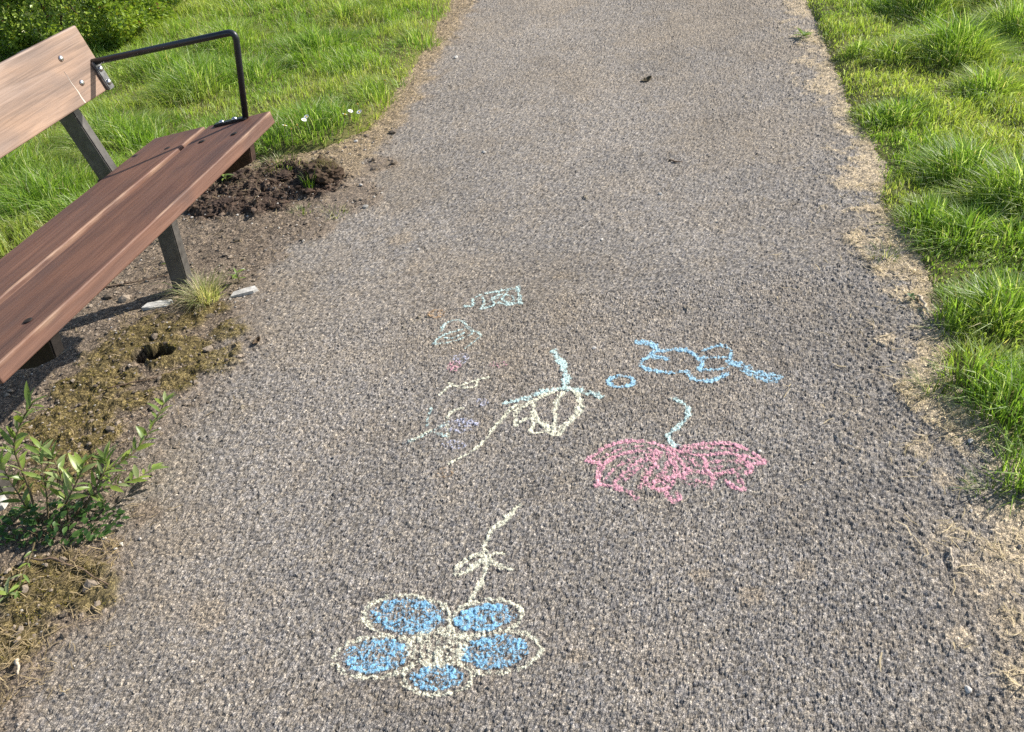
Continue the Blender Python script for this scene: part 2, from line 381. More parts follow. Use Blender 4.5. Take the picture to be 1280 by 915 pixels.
def surface(x, y, want_col=True):
    """height (m) and colour of the path and its dusty verges"""
    moss, soil, dirt, straw, straw2, rough, dl, dr, nz, nf = masks(x, y)
    f1, f2, r1, r2, r3 = stones(x, y, 0.0063, 5)
    g1, g2, q1, q2, q3 = stones(x, y, 0.0125, 35)
    dome = np.clip(1 - (f1 / 0.62) ** 2, 0, 1); dome2 = np.clip(1 - (g1 / 0.66) ** 2, 0, 1)
    hs = dome * 0.0030 + (r1 - 0.5) * 0.0030
    hb = dome2 * 0.0042 + (q1 - 0.5) * 0.0036
    wbig = 0.25 + 0.65 * rough
    h = hs * (1 - wbig * 0.55) + hb * wbig * (q2 > 0.35)
    cover = np.clip(np.maximum.reduce([dirt * 0.75, straw * 0.75, straw2 * .7, moss, soil]), 0, 1)
    h = h * (1 - 0.55 * cover)
    h = h + (fbm(x, y, 0.6, 3, 3) - 0.5) * 0.012 + cover * (0.003 + nf * 0.014 + nz * 0.012) + moss * (0.003 + nf * 0.014) + soil * (0.004 + nf * 0.045 + nz * 0.02)
    pd = np.hypot((x - PIT.x) / 0.062, (y - PIT.y) / 0.038) + nf * 1.1
    pit = 1 - sstep(0.7, 1.15, pd)
    h = h - pit * 0.028 + np.exp(-((pd - 1.35) / 0.3) ** 2) * 0.010
    if not want_col: return h
    # ---- colour: mixed aggregate, dusted
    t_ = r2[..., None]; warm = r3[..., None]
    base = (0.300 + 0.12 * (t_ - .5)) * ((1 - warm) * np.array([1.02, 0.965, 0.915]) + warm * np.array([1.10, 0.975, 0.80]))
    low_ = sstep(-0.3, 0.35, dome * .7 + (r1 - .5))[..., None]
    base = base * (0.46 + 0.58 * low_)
    # dust and lichen drifting over large patches
    pt = sstep(0.42, 0.68, fbm(x, y, 0.45, 201)) * 0.30 + sstep(0.5, 0.72, fbm(x, y, 0.09, 211)) * 0.22
    far = sstep(2.2, 4.5, y) * 0.18
    pt = pt + 0.75 * sstep(.35, .8, blob(x, y, [(940, 745, .028), (722, 820, .022), (265, 770, .035), (250, 765, .03), (1005, 712, .03), (880, 720, .03), (700, 345, .03), (500, 300, .05)]) + nf * .8)
    pt = np.clip(pt + far, 0, 0.6)[..., None]
    base = base * (1 - pt) + np.array([0.335, 0.275, 0.200]) * (0.85 + 0.3 * r2[..., None]) * pt
    u_ = x - 0.19 * (y - 1.2)                              # worn, dustier lanes run along the path
    base = base * (0.90 + 0.22 * fbm(u_ + 20, y * 0.22 + 20, 0.34, 251, 3) + 0.10 * (fbm(x, y, 0.16, 261, 3) - .5))[..., None]
    dk = sstep(0.52, 0.7, fbm(x, y, 0.3, 231))[..., None] * 0.09
    base = base * (1 - dk)
    c = base
    def lay(c, m, colr, amt=1.0, var=0.5):
        m = (m * amt)[..., None]
        return c * (1 - m) + np.array(colr) * (1 - var / 2 + var * r1[..., None]) * m
    c = lay(c, dirt, (0.225, 0.168, 0.115), 0.70, 0.6)
    c = lay(c, straw, (0.62, 0.50, 0.33), 0.76, 0.7)
    c = lay(c, straw2, (0.46, 0.36, 0.23), 0.7, 0.6)
    c = lay(c, soil, (0.085, 0.058, 0.045), 0.85, 0.8)
    c = lay(c, moss, (0.175, 0.138, 0.040), 0.72, 0.9)
    c = lay(c, pit, (0.035, 0.026, 0.018), 0.9, 0.5)  # shade inside the hole painted into its colour
    return h, np.clip(c, 0.01, 0.95)

def ground_z(x, y):
    """base terrain: dips under the path, rises a little under the turf"""
    n = fbm(x, y, 0.25, 61) - 0.5
    rr = sstep(-0.02, 0.10, x - xR(y) + n * 0.06)
    ll = sstep(-0.02, 0.12, xG(y) - x + n * 0.10 - 0.02)
    up = np.maximum(rr, ll)
    return -0.05 + up * (0.075 + n * 0.05 + 0.05 * (fbm(x, y, 1.1, 71, 2) - 0.5))

# ---- ground sheet
def build_ground():
    xs = np.concatenate([np.linspace(-120, -8, 15), np.arange(-7.5, 6.5, 0.05), np.linspace(7, 120, 15)])
    ys = np.concatenate([np.linspace(-60, -2, 10), np.arange(-1.5, 11, 0.05), np.linspace(12, 200, 18)])
    X, Y = np.meshgrid(xs, ys); x = X.ravel(); y = Y.ravel()
    z = ground_z(x, y)
    V = np.stack([x, y, z], 1)
    nx, ny = len(xs), len(ys)
    i = np.arange((ny - 1) * nx).reshape(ny - 1, nx)[:, :-1].ravel()
    q = np.stack([i, i + 1, i + nx + 1, i + nx], 1)
    n = fbm(x, y, 0.3, 81)[:, None]
    c = np.array([0.085, 0.10, 0.028]) * (1 - n) + np.array([0.17, 0.15, 0.06]) * n
    obj('ground', mesh_np('ground', V, q, None, c, True), M_ground, kind='structure', label='soil and thatch under the grass around the path')
build_ground()

# ---- path and verge heightfield
def build_path():
    def patch(y0, y1, dy, grow, dc, c0, c1, tail=None):
        ys = [y0]
        while ys[-1] < y1:
            y = ys[-1]; ys.append(min(y1, y + dy * (y / y0) ** grow) if y1 - y > 1e-6 else y1)
        ys = np.array(ys + (tail or []))
        cs = np.arange(c0, c1, dc)
        C, Y = np.meshgrid(cs, ys); X = C + 0.19 * (Y - 1.2)
        x = X.ravel(); y = Y.ravel(); nx = len(cs); ny = len(ys)
        i = np.arange((ny - 1) * nx).reshape(ny - 1, nx)[:, :-1].ravel()
        q = np.stack([i, i + 1, i + nx + 1, i + nx], 1)
        fx = x[i]; fy = y[i]
        q = q[(fx < xR(fy) + 0.14) & (fx > xG(fy) - 0.14)]
        used, inv = np.unique(q, return_inverse=True)
        return x[used], y[used], inv.reshape(-1, 4)
    YM = 2.15                                             # fine stones near the bench and drawings, coarser farther up the path
    xa, ya, qa = patch(0.42, YM, 0.0029, 0.25, 0.0030, -1.80, 1.16)
    xb, yb, qb = patch(YM - 0.012, 9.0, 0.0052, 1.15, 0.0058, -1.80, 1.30, list(np.linspace(9.3, 60, 60)))
    xc, yc, qc = patch(-0.6, 0.425, 0.02, 0.0, 0.02, -1.80, 1.30)
    for nm_, (x, y, q) in (('a', (xa, ya, qa)), ('b', (xb, yb, qb)), ('c', (xc, yc, qc))): print('path quads', nm_, len(q))
    X = np.concatenate([xa, xb, xc]); Y = np.concatenate([ya, yb, yc])
    Q = np.concatenate([qa, qb + len(xa), qc + len(xa) + len(xb)])
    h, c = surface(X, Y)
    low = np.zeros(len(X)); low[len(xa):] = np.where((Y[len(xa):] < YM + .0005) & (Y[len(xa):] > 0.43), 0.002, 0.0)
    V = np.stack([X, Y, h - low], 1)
    fx = X[Q[:, 0]]; fy = Y[Q[:, 0]]
    wob = (fbm(fx, fy, 0.1, 33) - 0.5) * 0.12
    left = fx < xL(fy) - 0.03 + wob
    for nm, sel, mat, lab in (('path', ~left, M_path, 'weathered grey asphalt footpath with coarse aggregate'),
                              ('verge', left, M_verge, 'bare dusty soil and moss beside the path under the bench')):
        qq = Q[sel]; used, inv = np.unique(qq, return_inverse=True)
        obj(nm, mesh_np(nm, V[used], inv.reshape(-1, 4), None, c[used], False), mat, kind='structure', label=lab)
build_path()

# ------------------------------------------------------------------ chalk drawings
def seg_dist(x, y, P):
    d = np.full(x.shape, 9.0)
    for (x0, y0), (x1, y1) in zip(P[:-1], P[1:]):
        vx, vy = x1 - x0, y1 - y0; L2 = vx * vx + vy * vy + 1e-12
        t = np.clip(((x - x0) * vx + (y - y0) * vy) / L2, 0, 1)
        d = np.minimum(d, np.hypot(x - x0 - t * vx, y - y0 - t * vy))
    return d

def smooth_line(pts, n=5):
    p = [np.array(q, float) for q in pts]
    if len(p) < 3: return p
    p = [2 * p[0] - p[1]] + p + [2 * p[-1] - p[-2]]
    out = []
    for i in range(1, len(p) - 2):
        for k in range(n):
            t = k / n
            out.append(0.5 * ((2 * p[i]) + (-p[i - 1] + p[i + 1]) * t + (2 * p[i - 1] - 5 * p[i] + 4 * p[i + 1] - p[i + 2]) * t * t + (-p[i - 1] + 3 * p[i] - 3 * p[i + 1] + p[i + 2]) * t ** 3))
    out.append(p[-2])
    return out

def chalk(name, mat, parent, strokes=(), fills=(), press=0.6, seed=0):
    """chalk caught on the raised grains: strokes = (pixel points, width m), fills = pixel ellipses (cx, cy, rx, ry, tilt)"""
    polys = [(Gn(smooth_line(p)), w) for p, w in strokes]
    ells = []
    for cx, cy, rx, ry, tl in fills:
        ring = [(cx + rx * math.cos(a) * math.cos(tl) - ry * math.sin(a) * math.sin(tl), cy + rx * math.cos(a) * math.sin(tl) + ry * math.sin(a) * math.cos(tl)) for a in np.linspace(0, 2 * math.pi, 25)]
        ells.append(Gn(ring))
    allp = np.concatenate([p for p, w in polys] + ells)
    st = 0.0022
    x0, y0 = allp.min(0) - 0.03; x1, y1 = allp.max(0) + 0.03
    xs = np.arange(x0, x1, st); ys = np.arange(y0, y1, st)
    X, Y = np.meshgrid(xs, ys); x = X.ravel(); y = Y.ravel()
    cov = np.zeros(x.shape)
    nz = vnoise(x, y, 0.012, 300 + seed)
    for p, w in polys:
        d = seg_dist(x, y, p)
        cov = np.maximum(cov, 1 - sstep(0.12, 0.72, d / w + (nz - 0.5) * 0.45))
    for ring in ells:
        c = ring[:-1].mean(0)
        ang = np.arctan2(y - c[1], x - c[0]); ra = np.arctan2(ring[:-1, 1] - c[1], ring[:-1, 0] - c[0]); rr = np.hypot(ring[:-1, 0] - c[0], ring[:-1, 1] - c[1])
        o = np.argsort(ra); R = np.interp(ang, np.concatenate([ra[o] - 2 * np.pi, ra[o], ra[o] + 2 * np.pi]), np.tile(rr[o], 3))
        d = np.hypot(x - c[0], y - c[1]) / R
        scr = 0.72 + 0.5 * (vnoise(x * 0.35 + y * 0.94, x * 0.94 - y * 0.35, 0.016, 400 + seed) - 0.35)
        cov = np.maximum(cov, (1 - sstep(0.86, 1.04, d + (nz - 0.5) * 0.2)) * np.clip(scr, 0, 1) * (0.75 + 0.25 * sstep(0.3, 0.8, d)))
    h = surface(x, y, False)
    Hh = h.reshape(X.shape); k = 5
    pad = np.pad(Hh, k, mode='edge'); cs_ = np.pad(pad.cumsum(0).cumsum(1), ((1, 0), (1, 0))); m_ = 2 * k + 1
    mean = (cs_[m_:, m_:] - cs_[:-m_, m_:] - cs_[m_:, :-m_] + cs_[:-m_, :-m_]) / (m_ * m_)
    top = np.clip(0.5 + (Hh - mean).ravel() / 0.0036, 0, 1)
    on = cov > 0.06
    nx = len(xs); ny = len(ys)
    i = np.arange((ny - 1) * nx).reshape(ny - 1, nx)[:, :-1].ravel()
    q = np.stack([i, i + 1, i + nx + 1, i + nx], 1)
    q = q[on[q].sum(1) >= 2]
    if not len(q): return
    V = np.stack([x, y, h + 0.0010], 1)
    used, inv = np.unique(q, return_inverse=True)
    cov = cov * (0.72 + 0.5 * vnoise(x, y, 0.035, 700 + seed) + 0.25 * (vnoise(x, y, 0.010, 720 + seed) - .5))
    cc = np.stack([np.clip(cov * press / 0.62, 0, 1.2)[used], top[used], top[used] * 0], 1)
    return obj(name, mesh_np(name, V[used], inv.reshape(-1, 4), None, cc, True), mat, parent)

def drawing(name, label, at):
    e = obj(name, None, label=label, cat='chalk drawing', group='chalk drawings on the path')
    e.location = G(*at)
    return e

def child_fix(e):
    """children are modelled in world coordinates: keep them there"""
    for c in COL.objects:
        if c.parent == e: c.matrix_parent_inverse = Matrix.Translation(e.location).inverted()

def ell_line(cx, cy, rx, ry, tl=0, n=18):
    return [(cx + rx * math.cos(a) * math.cos(tl) - ry * math.sin(a) * math.sin(tl), cy + rx * math.cos(a) * math.sin(tl) + ry * math.sin(a) * math.cos(tl)) for a in np.linspace(0, 2 * math.pi, n)]

e = drawing('chalk_flower', 'chalk flower with five blue petals and cream outline nearest the camera', (545, 810))
pet = [(511, 772, 49, 23, 0.05), (605, 774, 41, 18, -0.16), (472, 821, 43, 23, -0.12), (620, 816, 46, 22, -0.10), (547, 849, 35, 18, -0.06)]
for k, p in enumerate(pet):
    chalk('petal', M_blue, e, fills=[p], press=0.66, seed=k)
outl = [(ell_line(510, 772, 55, 27, 0.05), .013), (ell_line(608, 774, 46, 22, -0.16), .012), (ell_line(470, 822, 52, 26, -0.1), .012), (ell_line(623, 817, 53, 27, -0.1), .013), (ell_line(548, 848, 44, 22, -0.03), .012)]
cut_ = []
for pts_, w_ in outl:                                    # the outlines stop at the round centre
    run = []
    for q in [pts_[0]] + [tuple((np.array(a_) * (1 - f) + np.array(b_) * f)) for a_, b_ in zip(pts_[:-1], pts_[1:]) for f in (.34, .67, 1.0)]:
        if math.hypot((q[0] - 546) / 40, (q[1] - 811) / 25) > 1: run.append(q)
        else:
            if len(run) > 2: cut_.append((run, w_))
            run = []
    if len(run) > 2: cut_.append((run, w_))
chalk('outline', M_cream, e, strokes=cut_, press=0.52, seed=9)
chalk('flower_centre', M_cream, e, fills=[(546, 811, 38, 24, 0)], strokes=[(ell_line(546, 811, 36, 22), .014)], press=0.62, seed=10)
chalk('stem', M_cream, e, strokes=[([(648, 633), (630, 652), (612, 667), (606, 690), (608, 705), (604, 722), (590, 750), (583, 756)], .014)], press=0.66, seed=11)
chalk('leaf', M_cream, e, strokes=[([(608, 694), (590, 697), (572, 710), (569, 718), (580, 717), (602, 704)], .014), ([(608, 698), (592, 706), (584, 712)], .010)], press=0.56, seed=12)
chalk('leaf', M_cream, e, strokes=[([(612, 700), (625, 709), (640, 712)], .014), ([(612, 697), (622, 692), (630, 693)], .010)], press=0.56, seed=13)
child_fix(e)

e = drawing('chalk_tulip', 'cream chalk tulip with thick mint stem and side leaves', (700, 510))
chalk('stem', M_mint, e, strokes=[([(693, 441), (702, 455), (708, 470), (705, 487)], .026)], press=0.66, seed=21)
chalk('leaf', M_mint, e, strokes=[([(706, 486), (728, 490), (750, 496)], .022)], press=0.62, seed=22)
chalk('leaf', M_mint, e, strokes=[([(704, 486), (680, 491), (655, 500), (630, 505)], .018)], press=0.60, seed=23)
chalk('petals', M_cream, e, strokes=[([(708, 487), (696, 503), (694, 522), (694, 540)], .017), ([(714, 488), (724, 498), (724, 514), (712, 528), (694, 541)], .019), ([(697, 488), (676, 497), (667, 508), (672, 526), (692, 538)], .018),
      ([(672, 500), (652, 510), (645, 520), (646, 532)], .016), ([(646, 532), (660, 524), (668, 530), (664, 541), (678, 541)], .012), ([(684, 541), (698, 545), (706, 536)], .012)], press=0.70, seed=24)
child_fix(e)

e = drawing('chalk_line', 'long thin cream chalk line trailing left below the tulip', (600, 550))
chalk('line', M_cream, e, strokes=[([(562, 580), (588, 566), (606, 552), (616, 538)], .011), ([(616, 538), (630, 522), (645, 508)], .010)], press=0.64, seed=31)
chalk('smear', M_cream, e, strokes=[([(622, 532), (640, 512)], .02)], press=0.45, seed=32)
child_fix(e)

e = drawing('chalk_scribble', 'faint mint and cream chalk scribble left of the tulip', (545, 535))
chalk('line', M_mint, e, strokes=[([(506, 556), (526, 546), (540, 540), (559, 530)], .012), ([(534, 535), (534, 526), (539, 511)], .010), ([(540, 541), (561, 547)], .012)], press=0.52, seed=41)
chalk('line', M_cream, e, strokes=[([(561, 546), (559, 530), (561, 519), (571, 513), (580, 511)], .011)], press=0.52, seed=42)
chalk('line', M_cream, e, strokes=[([(512, 553), (540, 538)], .010)], press=0.52, seed=47)
for k_, f_ in enumerate([(575, 533, 26, 9, -.1), (568, 557, 16, 6, 0), (602, 504, 10, 5, 0)]): chalk('smear', M_lilac, e, fills=[f_], press=0.46, seed=43 + k_)
child_fix(e)

e = drawing('chalk_mark', 'short cream chalk mark with a forked left end', (580, 482))
chalk('line', M_cream, e, strokes=[([(550, 494), (564, 483), (575, 483), (590, 478), (611, 472)], .010), ([(560, 479), (575, 485), (594, 484), (597, 475)], .010)], press=0.68, seed=51)
child_fix(e)

e = drawing('chalk_box_scribble', 'mint chalk boxy scribble farthest up the path', (620, 374))
chalk('line', M_mint, e, strokes=[([(578, 384), (590, 383), (593, 374), (606, 368), (623, 365), (648, 361)], .014), ([(647, 360), (649, 370), (651, 380)], .015), ([(650, 378), (637, 382), (624, 379), (614, 384)], .012),
      ([(603, 372), (605, 380), (602, 387), (612, 384)], .013), ([(618, 381), (616, 373), (630, 369), (641, 372), (640, 379), (628, 376), (634, 366)], .011), ([(624, 366), (623, 372), (612, 377)], .010)], press=0.55, seed=61)
child_fix(e)

e = drawing('chalk_shell_scribble', 'pale mint chalk scribble like a rounded shell', (570, 418))
chalk('line', M_mint, e, strokes=[([(541, 431), (552, 421), (565, 416), (578, 413)], .011), ([(552, 415), (556, 406), (570, 401), (580, 403), (584, 411)], .012), ([(584, 411), (598, 417), (600, 422), (592, 429), (582, 436)], .012),
      ([(554, 430), (571, 426), (588, 420), (590, 414)], .011), ([(556, 423), (566, 424), (580, 417)], .010), ([(542, 431), (556, 429)], .010)], press=0.50, seed=71)
child_fix(e)

e = drawing('chalk_creature', 'sky blue chalk creature outline with loops and long pointed arm', (880, 455))
chalk('body', M_sky, e, strokes=[([(821, 440), (840, 438), (859, 440), (872, 447), (878, 455), (874, 463)], .017), ([(818, 445), (806, 449), (803, 457), (812, 463), (834, 466), (857, 466), (863, 473), (878, 478), (894, 476), (909, 468)], .017)], press=0.62, seed=81)
chalk('tail', M_sky, e, strokes=[([(797, 428), (812, 430), (821, 437), (816, 444), (832, 450)], .022)], press=0.62, seed=82)
chalk('head', M_sky, e, strokes=[([(881, 439), (894, 434), (909, 435), (912, 447), (881, 448)], .014), ([(874, 463), (892, 464), (909, 460), (913, 448)], .016)], press=0.56, seed=83)
chalk('arm', M_sky, e, strokes=[([(911, 454), (930, 459), (952, 468), (975, 472), (967, 478), (949, 475), (928, 464)], .018), ([(920, 458), (945, 468), (968, 475)], .016)], press=0.60, seed=84)
child_fix(e)

e = drawing('chalk_ring', 'small sky blue chalk ring left of the creature', (776, 478))
chalk('line', M_sky, e, strokes=[([(760, 478), (766, 473), (777, 470), (790, 474), (791, 480), (782, 484), (768, 484), (762, 479)], .015)], press=0.64, seed=91)
child_fix(e)

e = drawing('chalk_pink_flower', 'wide pink chalk flower with curling petals and mint stem', (845, 590))
chalk('stem', M_mint, e, strokes=[([(842, 500), (857, 508), (860, 519), (850, 533), (838, 543), (836, 549), (845, 559)], .016)], press=0.68, seed=101)
PKL = [[(734, 577), (748, 567), (761, 559), (781, 553), (811, 554), (834, 561), (862, 568), (880, 575), (883, 588)], [(734, 577), (750, 581), (750, 590), (746, 609)], [(750, 586), (769, 572), (801, 565), (826, 566)],
       [(767, 610), (772, 601), (785, 588), (805, 574), (822, 568)], [(746, 606), (767, 610), (787, 618), (796, 625)], [(785, 588), (792, 592)]]
PKM = [[(807, 607), (809, 596), (819, 582), (823, 567)], [(807, 606), (824, 614), (834, 612), (842, 604)], [(834, 612), (834, 622), (842, 629), (850, 625), (846, 618)], [(838, 566), (851, 578), (858, 594), (842, 597), (818, 604)], [(832, 566), (842, 580), (846, 590)], [(816, 574), (822, 586)]]
PKR = [[(856, 560), (886, 556), (913, 557), (931, 563), (957, 580), (941, 581)], [(874, 571), (899, 569), (921, 571), (939, 588), (932, 594)], [(880, 575), (884, 590), (893, 600), (888, 611)], [(862, 590), (888, 594), (919, 593), (924, 602), (930, 613), (914, 610), (908, 604)], [(921, 571), (938, 574), (952, 581)]]
PKS = [[(742, 580), (765, 566), (790, 560), (815, 562)], [(756, 600), (768, 588), (784, 578), (812, 568)], [(775, 606), (786, 598), (800, 584), (816, 572)], [(800, 612), (804, 598), (812, 584), (828, 568)],
       [(815, 612), (822, 600), (832, 586), (834, 570)], [(828, 608), (838, 598), (846, 584), (840, 570)], [(864, 572), (870, 582), (872, 592)], [(884, 562), (902, 562), (924, 566)], [(890, 580), (906, 578), (928, 580)], [(896, 598), (908, 590), (924, 588)], [(850, 566), (868, 562), (890, 562)], [(845, 559), (857, 574), (864, 590)], [(845, 560), (836, 580), (828, 600)], [(848, 600), (868, 602), (888, 606)], [(846, 562), (866, 578), (884, 594)], [(826, 563), (845, 562), (862, 566)], [(846, 594), (858, 606), (872, 608)], [(864, 596), (880, 588), (900, 586)]]
chalk('scribble', M_pink, e, strokes=[(p, .013) for p in PKS], press=0.42, seed=105)
chalk('petals', M_pink, e, strokes=[(p, .0145) for p in PKL], press=0.60, seed=102)
chalk('petals', M_pink, e, strokes=[(p, .0145) for p in PKM], press=0.60, seed=103)
chalk('petals', M_pink, e, strokes=[(p, .0145) for p in PKR], press=0.58, seed=104)
child_fix(e)

e = drawing('chalk_smudge', 'pink and lilac chalk smudges under the shell scribble', (570, 455))
chalk('smudge', M_pink, e, fills=[(568, 459, 10, 7, -.4)], press=0.46, seed=111)
chalk('smudge', M_lilac, e, fills=[(577, 449, 11, 8, 0)], press=0.38, seed=112)
chalk('smudge', M_pink, e, fills=[(623, 457, 12, 4, -.1)], press=0.38, seed=113)
child_fix(e)
e = drawing('chalk_smudge', 'orange chalk smudge beside the two mint scribbles', (545, 393))
chalk('smudge', M_orange, e, fills=[(545, 393, 13, 6, -.1)], press=0.5, seed=114)
child_fix(e)
e = drawing('chalk_smudge', 'small orange brown smudge below the long cream line', (556, 592))
chalk('smudge', M_orange, e, fills=[(557, 592, 13, 7, -.2)], press=0.36, seed=115)
child_fix(e)

# ------------------------------------------------------------------ bench
SC, TC = 1.63, 1.63
bench = obj('park_bench', None, label='brown wooden park bench with black metal armrest and steel legs', cat='bench')
bench.location = W(SC, TC, 0); bench.rotation_euler = (0, 0, math.pi / 2 - PSI)
TAU = 0.197; T0, H0 = 1.259, 0.538; TH = 0.036
def seat_pt(d, n=0.0):
    return (T0 + d * math.cos(TAU) + n * math.sin(TAU), H0 - d * math.sin(TAU) + n * math.cos(TAU))

def plank(name, s0, s1, prof, mat, bev=0.005, wear_lit=0.0, worn_lit=None, warp=0.0):
    """board along s with a four-cornered section prof (t, h); bevelled, end-cut slightly uneven, split lengthwise so it can bow"""
    full = []
    for k in range(4):                                   # support points beside each arris keep the pale band narrow
        a_ = Vector(prof[k]); b_ = Vector(prof[(k + 1) % 4]); L_ = (b_ - a_).length
        full.append(tuple(a_))
        if L_ > 0.05: full += [tuple(a_.lerp(b_, 0.0065 / L_)), tuple(a_.lerp(b_, .5)), tuple(a_.lerp(b_, 1 - 0.0065 / L_))]
        else: full += [tuple(a_.lerp(b_, .38)), tuple(a_.lerp(b_, .62))]
    bm = bmesh.new()
    n = 14; rings = []; K = len(full)
    for i in range(n + 1):
        s = s0 + (s1 - s0) * i / n
        b = warp * math.sin(math.pi * i / n)
        rings.append([bm.verts.new((s - SC, t - TC + b * 0.3, h + b)) for t, h in full])
    for i in range(n):
        for k in range(K):
            bm.faces.new((rings[i][k], rings[i][(k + 1) % K], rings[i + 1][(k + 1) % K], rings[i + 1][k]))
    bm.faces.new(rings[0]); bm.faces.new(rings[-1][::-1])
    bmesh.ops.recalc_face_normals(bm, faces=bm.faces); bm.normal_update()
    ed = [e_ for e_ in bm.edges if e_.calc_face_angle(0) > 0.6]
    r = bmesh.ops.bevel(bm, geom=ed, offset=bev, segments=2, affect='EDGES', profile=0.5)
    me = bm_mesh(name, bm)
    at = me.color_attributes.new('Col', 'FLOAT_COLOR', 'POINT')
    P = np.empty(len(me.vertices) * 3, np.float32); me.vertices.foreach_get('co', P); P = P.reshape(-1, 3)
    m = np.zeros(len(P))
    for (t, h, amt) in (worn_lit or []):
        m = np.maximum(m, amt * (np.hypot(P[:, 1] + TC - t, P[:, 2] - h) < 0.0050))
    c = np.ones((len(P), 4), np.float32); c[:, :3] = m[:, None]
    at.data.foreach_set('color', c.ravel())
    return obj(name, me, mat, bench)

S_FAR, S_NEAR = 2.234, 1.012
fp = [seat_pt(0), seat_pt(0.216), seat_pt(0.216, -TH), seat_pt(0, -TH)]
plank('seat_plank', S_NEAR, S_FAR, fp, M_seat, 0.0035, worn_lit=[(*fp[0], 0.62), (*fp[1], 0.3)], warp=-0.003)  # rubbed front arris with painted highlight; gap edge painted sunlit
rp = [seat_pt(0.229, 0.003), seat_pt(0.416, 0.003), seat_pt(0.416, -TH), seat_pt(0.229, -TH)]
plank('seat_plank', S_NEAR + 0.004, S_FAR - 0.004, rp, M_seat, 0.0035, worn_lit=[(*rp[0], 0.6)], warp=0.002)  # pale front edge paints the sun catching the gap
BB = Vector((1.741, 0.622)); BT = Vector((1.790, 0.800)); bdir = (BT - BB).normalized(); bn_ = Vector((bdir.y, -bdir.x))   # bn_ points back
bp = [tuple(BB), tuple(BB + bn_ * 0.034), tuple(BT + bn_ * 0.034), tuple(BT)]
board = plank('backrest_board', S_NEAR, S_FAR, bp, M_back, 0.0045, worn_lit=[(*bp[3], 0.8), (*bp[0], 0.5)], warp=0.002)

def prism(name, prof, s0, s1, mat, parent, bev=0.003):
    """a closed (t, h) profile extruded along the bench"""
    bm = bmesh.new()
    a = [bm.verts.new((s0 - SC, t - TC, h)) for t, h in prof]; b = [bm.verts.new((s1 - SC, t - TC, h)) for t, h in prof]
    n = len(prof)
    for k in range(n): bm.faces.new((a[k], a[(k + 1) % n], b[(k + 1) % n], b[k]))
    bm.faces.new(a); bm.faces.new(b[::-1]); bmesh.ops.recalc_face_normals(bm, faces=bm.faces); bm.normal_update()
    bmesh.ops.bevel(bm, geom=[e_ for e_ in bm.edges if e_.calc_face_angle(0) > 0.5], offset=bev, segments=2, affect='EDGES')
    return obj(name, bm_mesh(name, bm), mat, parent)

def sweep(name, pts, rad, mat, parent, seg=12, corner=0.02, flat=None):
    """round bar bent along points (s, t, h)"""
    P = [Vector((s - SC, t - TC, h)) for s, t, h in pts]
    path = [P[0]]
    for i in range(1, len(P) - 1):
        a = (P[i - 1] - P[i]).normalized(); b = (P[i + 1] - P[i]).normalized()
        c = min(corner, (P[i - 1] - P[i]).length * .45, (P[i + 1] - P[i]).length * .45)
        p0 = P[i] + a * c; p1 = P[i] + b * c
        for k in range(7):
            t = k / 6; path.append(p0 * (1 - t) ** 2 + P[i] * 2 * t * (1 - t) + p1 * t * t)
    path.append(P[-1])
    bm = bmesh.new(); rings = []
    ref = Vector((1, 0, 0))
    for i, p in enumerate(path):
        d = (path[min(i + 1, len(path) - 1)] - path[max(i - 1, 0)]).normalized()
        u = (ref - d * ref.dot(d)).normalized(); v = d.cross(u)
        rings.append([bm.verts.new(p + (u * math.cos(a) + v * math.sin(a)) * rad) for a in [2 * math.pi * k / seg for k in range(seg)]])
    for i in range(len(rings) - 1):
        for k in range(seg): bm.faces.new((rings[i][k], rings[i][(k + 1) % seg], rings[i + 1][(k + 1) % seg], rings[i + 1][k]))
    bm.faces.new(rings[0]); bm.faces.new(rings[-1][::-1])
    return obj(name, bm_mesh(name, bm, True), mat, parent)

def bolt_mesh(r, h):
    bm = bmesh.new(); seg = 12; rings = []
    for rr, z in ((r, 0), (r, h * .35), (r * .8, h * .75), (r * .4, h)):
        rings.append([bm.verts.new((rr * math.cos(2 * math.pi * k / seg), rr * math.sin(2 * math.pi * k / seg), z)) for k in range(seg)])
    for i in range(3):
        for k in range(seg): bm.faces.new((rings[i][k], rings[i][(k + 1) % seg], rings[i + 1][(k + 1) % seg], rings[i + 1][k]))
    bm.faces.new(rings[-1][::-1]); bm.faces.new(rings[0])
    return bm_mesh('bolt', bm, True)
ME_DOME = bolt_mesh(0.0085, 0.006); ME_DOME.materials.append(M_zinc)
ME_FLAT = bolt_mesh(0.010, 0.0022); ME_FLAT.materials.append(M_dark)
def bolt(me, s, t, h, normal, parent):
    o = obj('bolt', me, None, parent)
    q = Vector((0, normal[0], normal[1])).to_track_quat('Z', 'Y')
    o.rotation_mode = 'QUATERNION'; o.rotation_quaternion = q; o.location = (s - SC, t - TC, h)
    return o

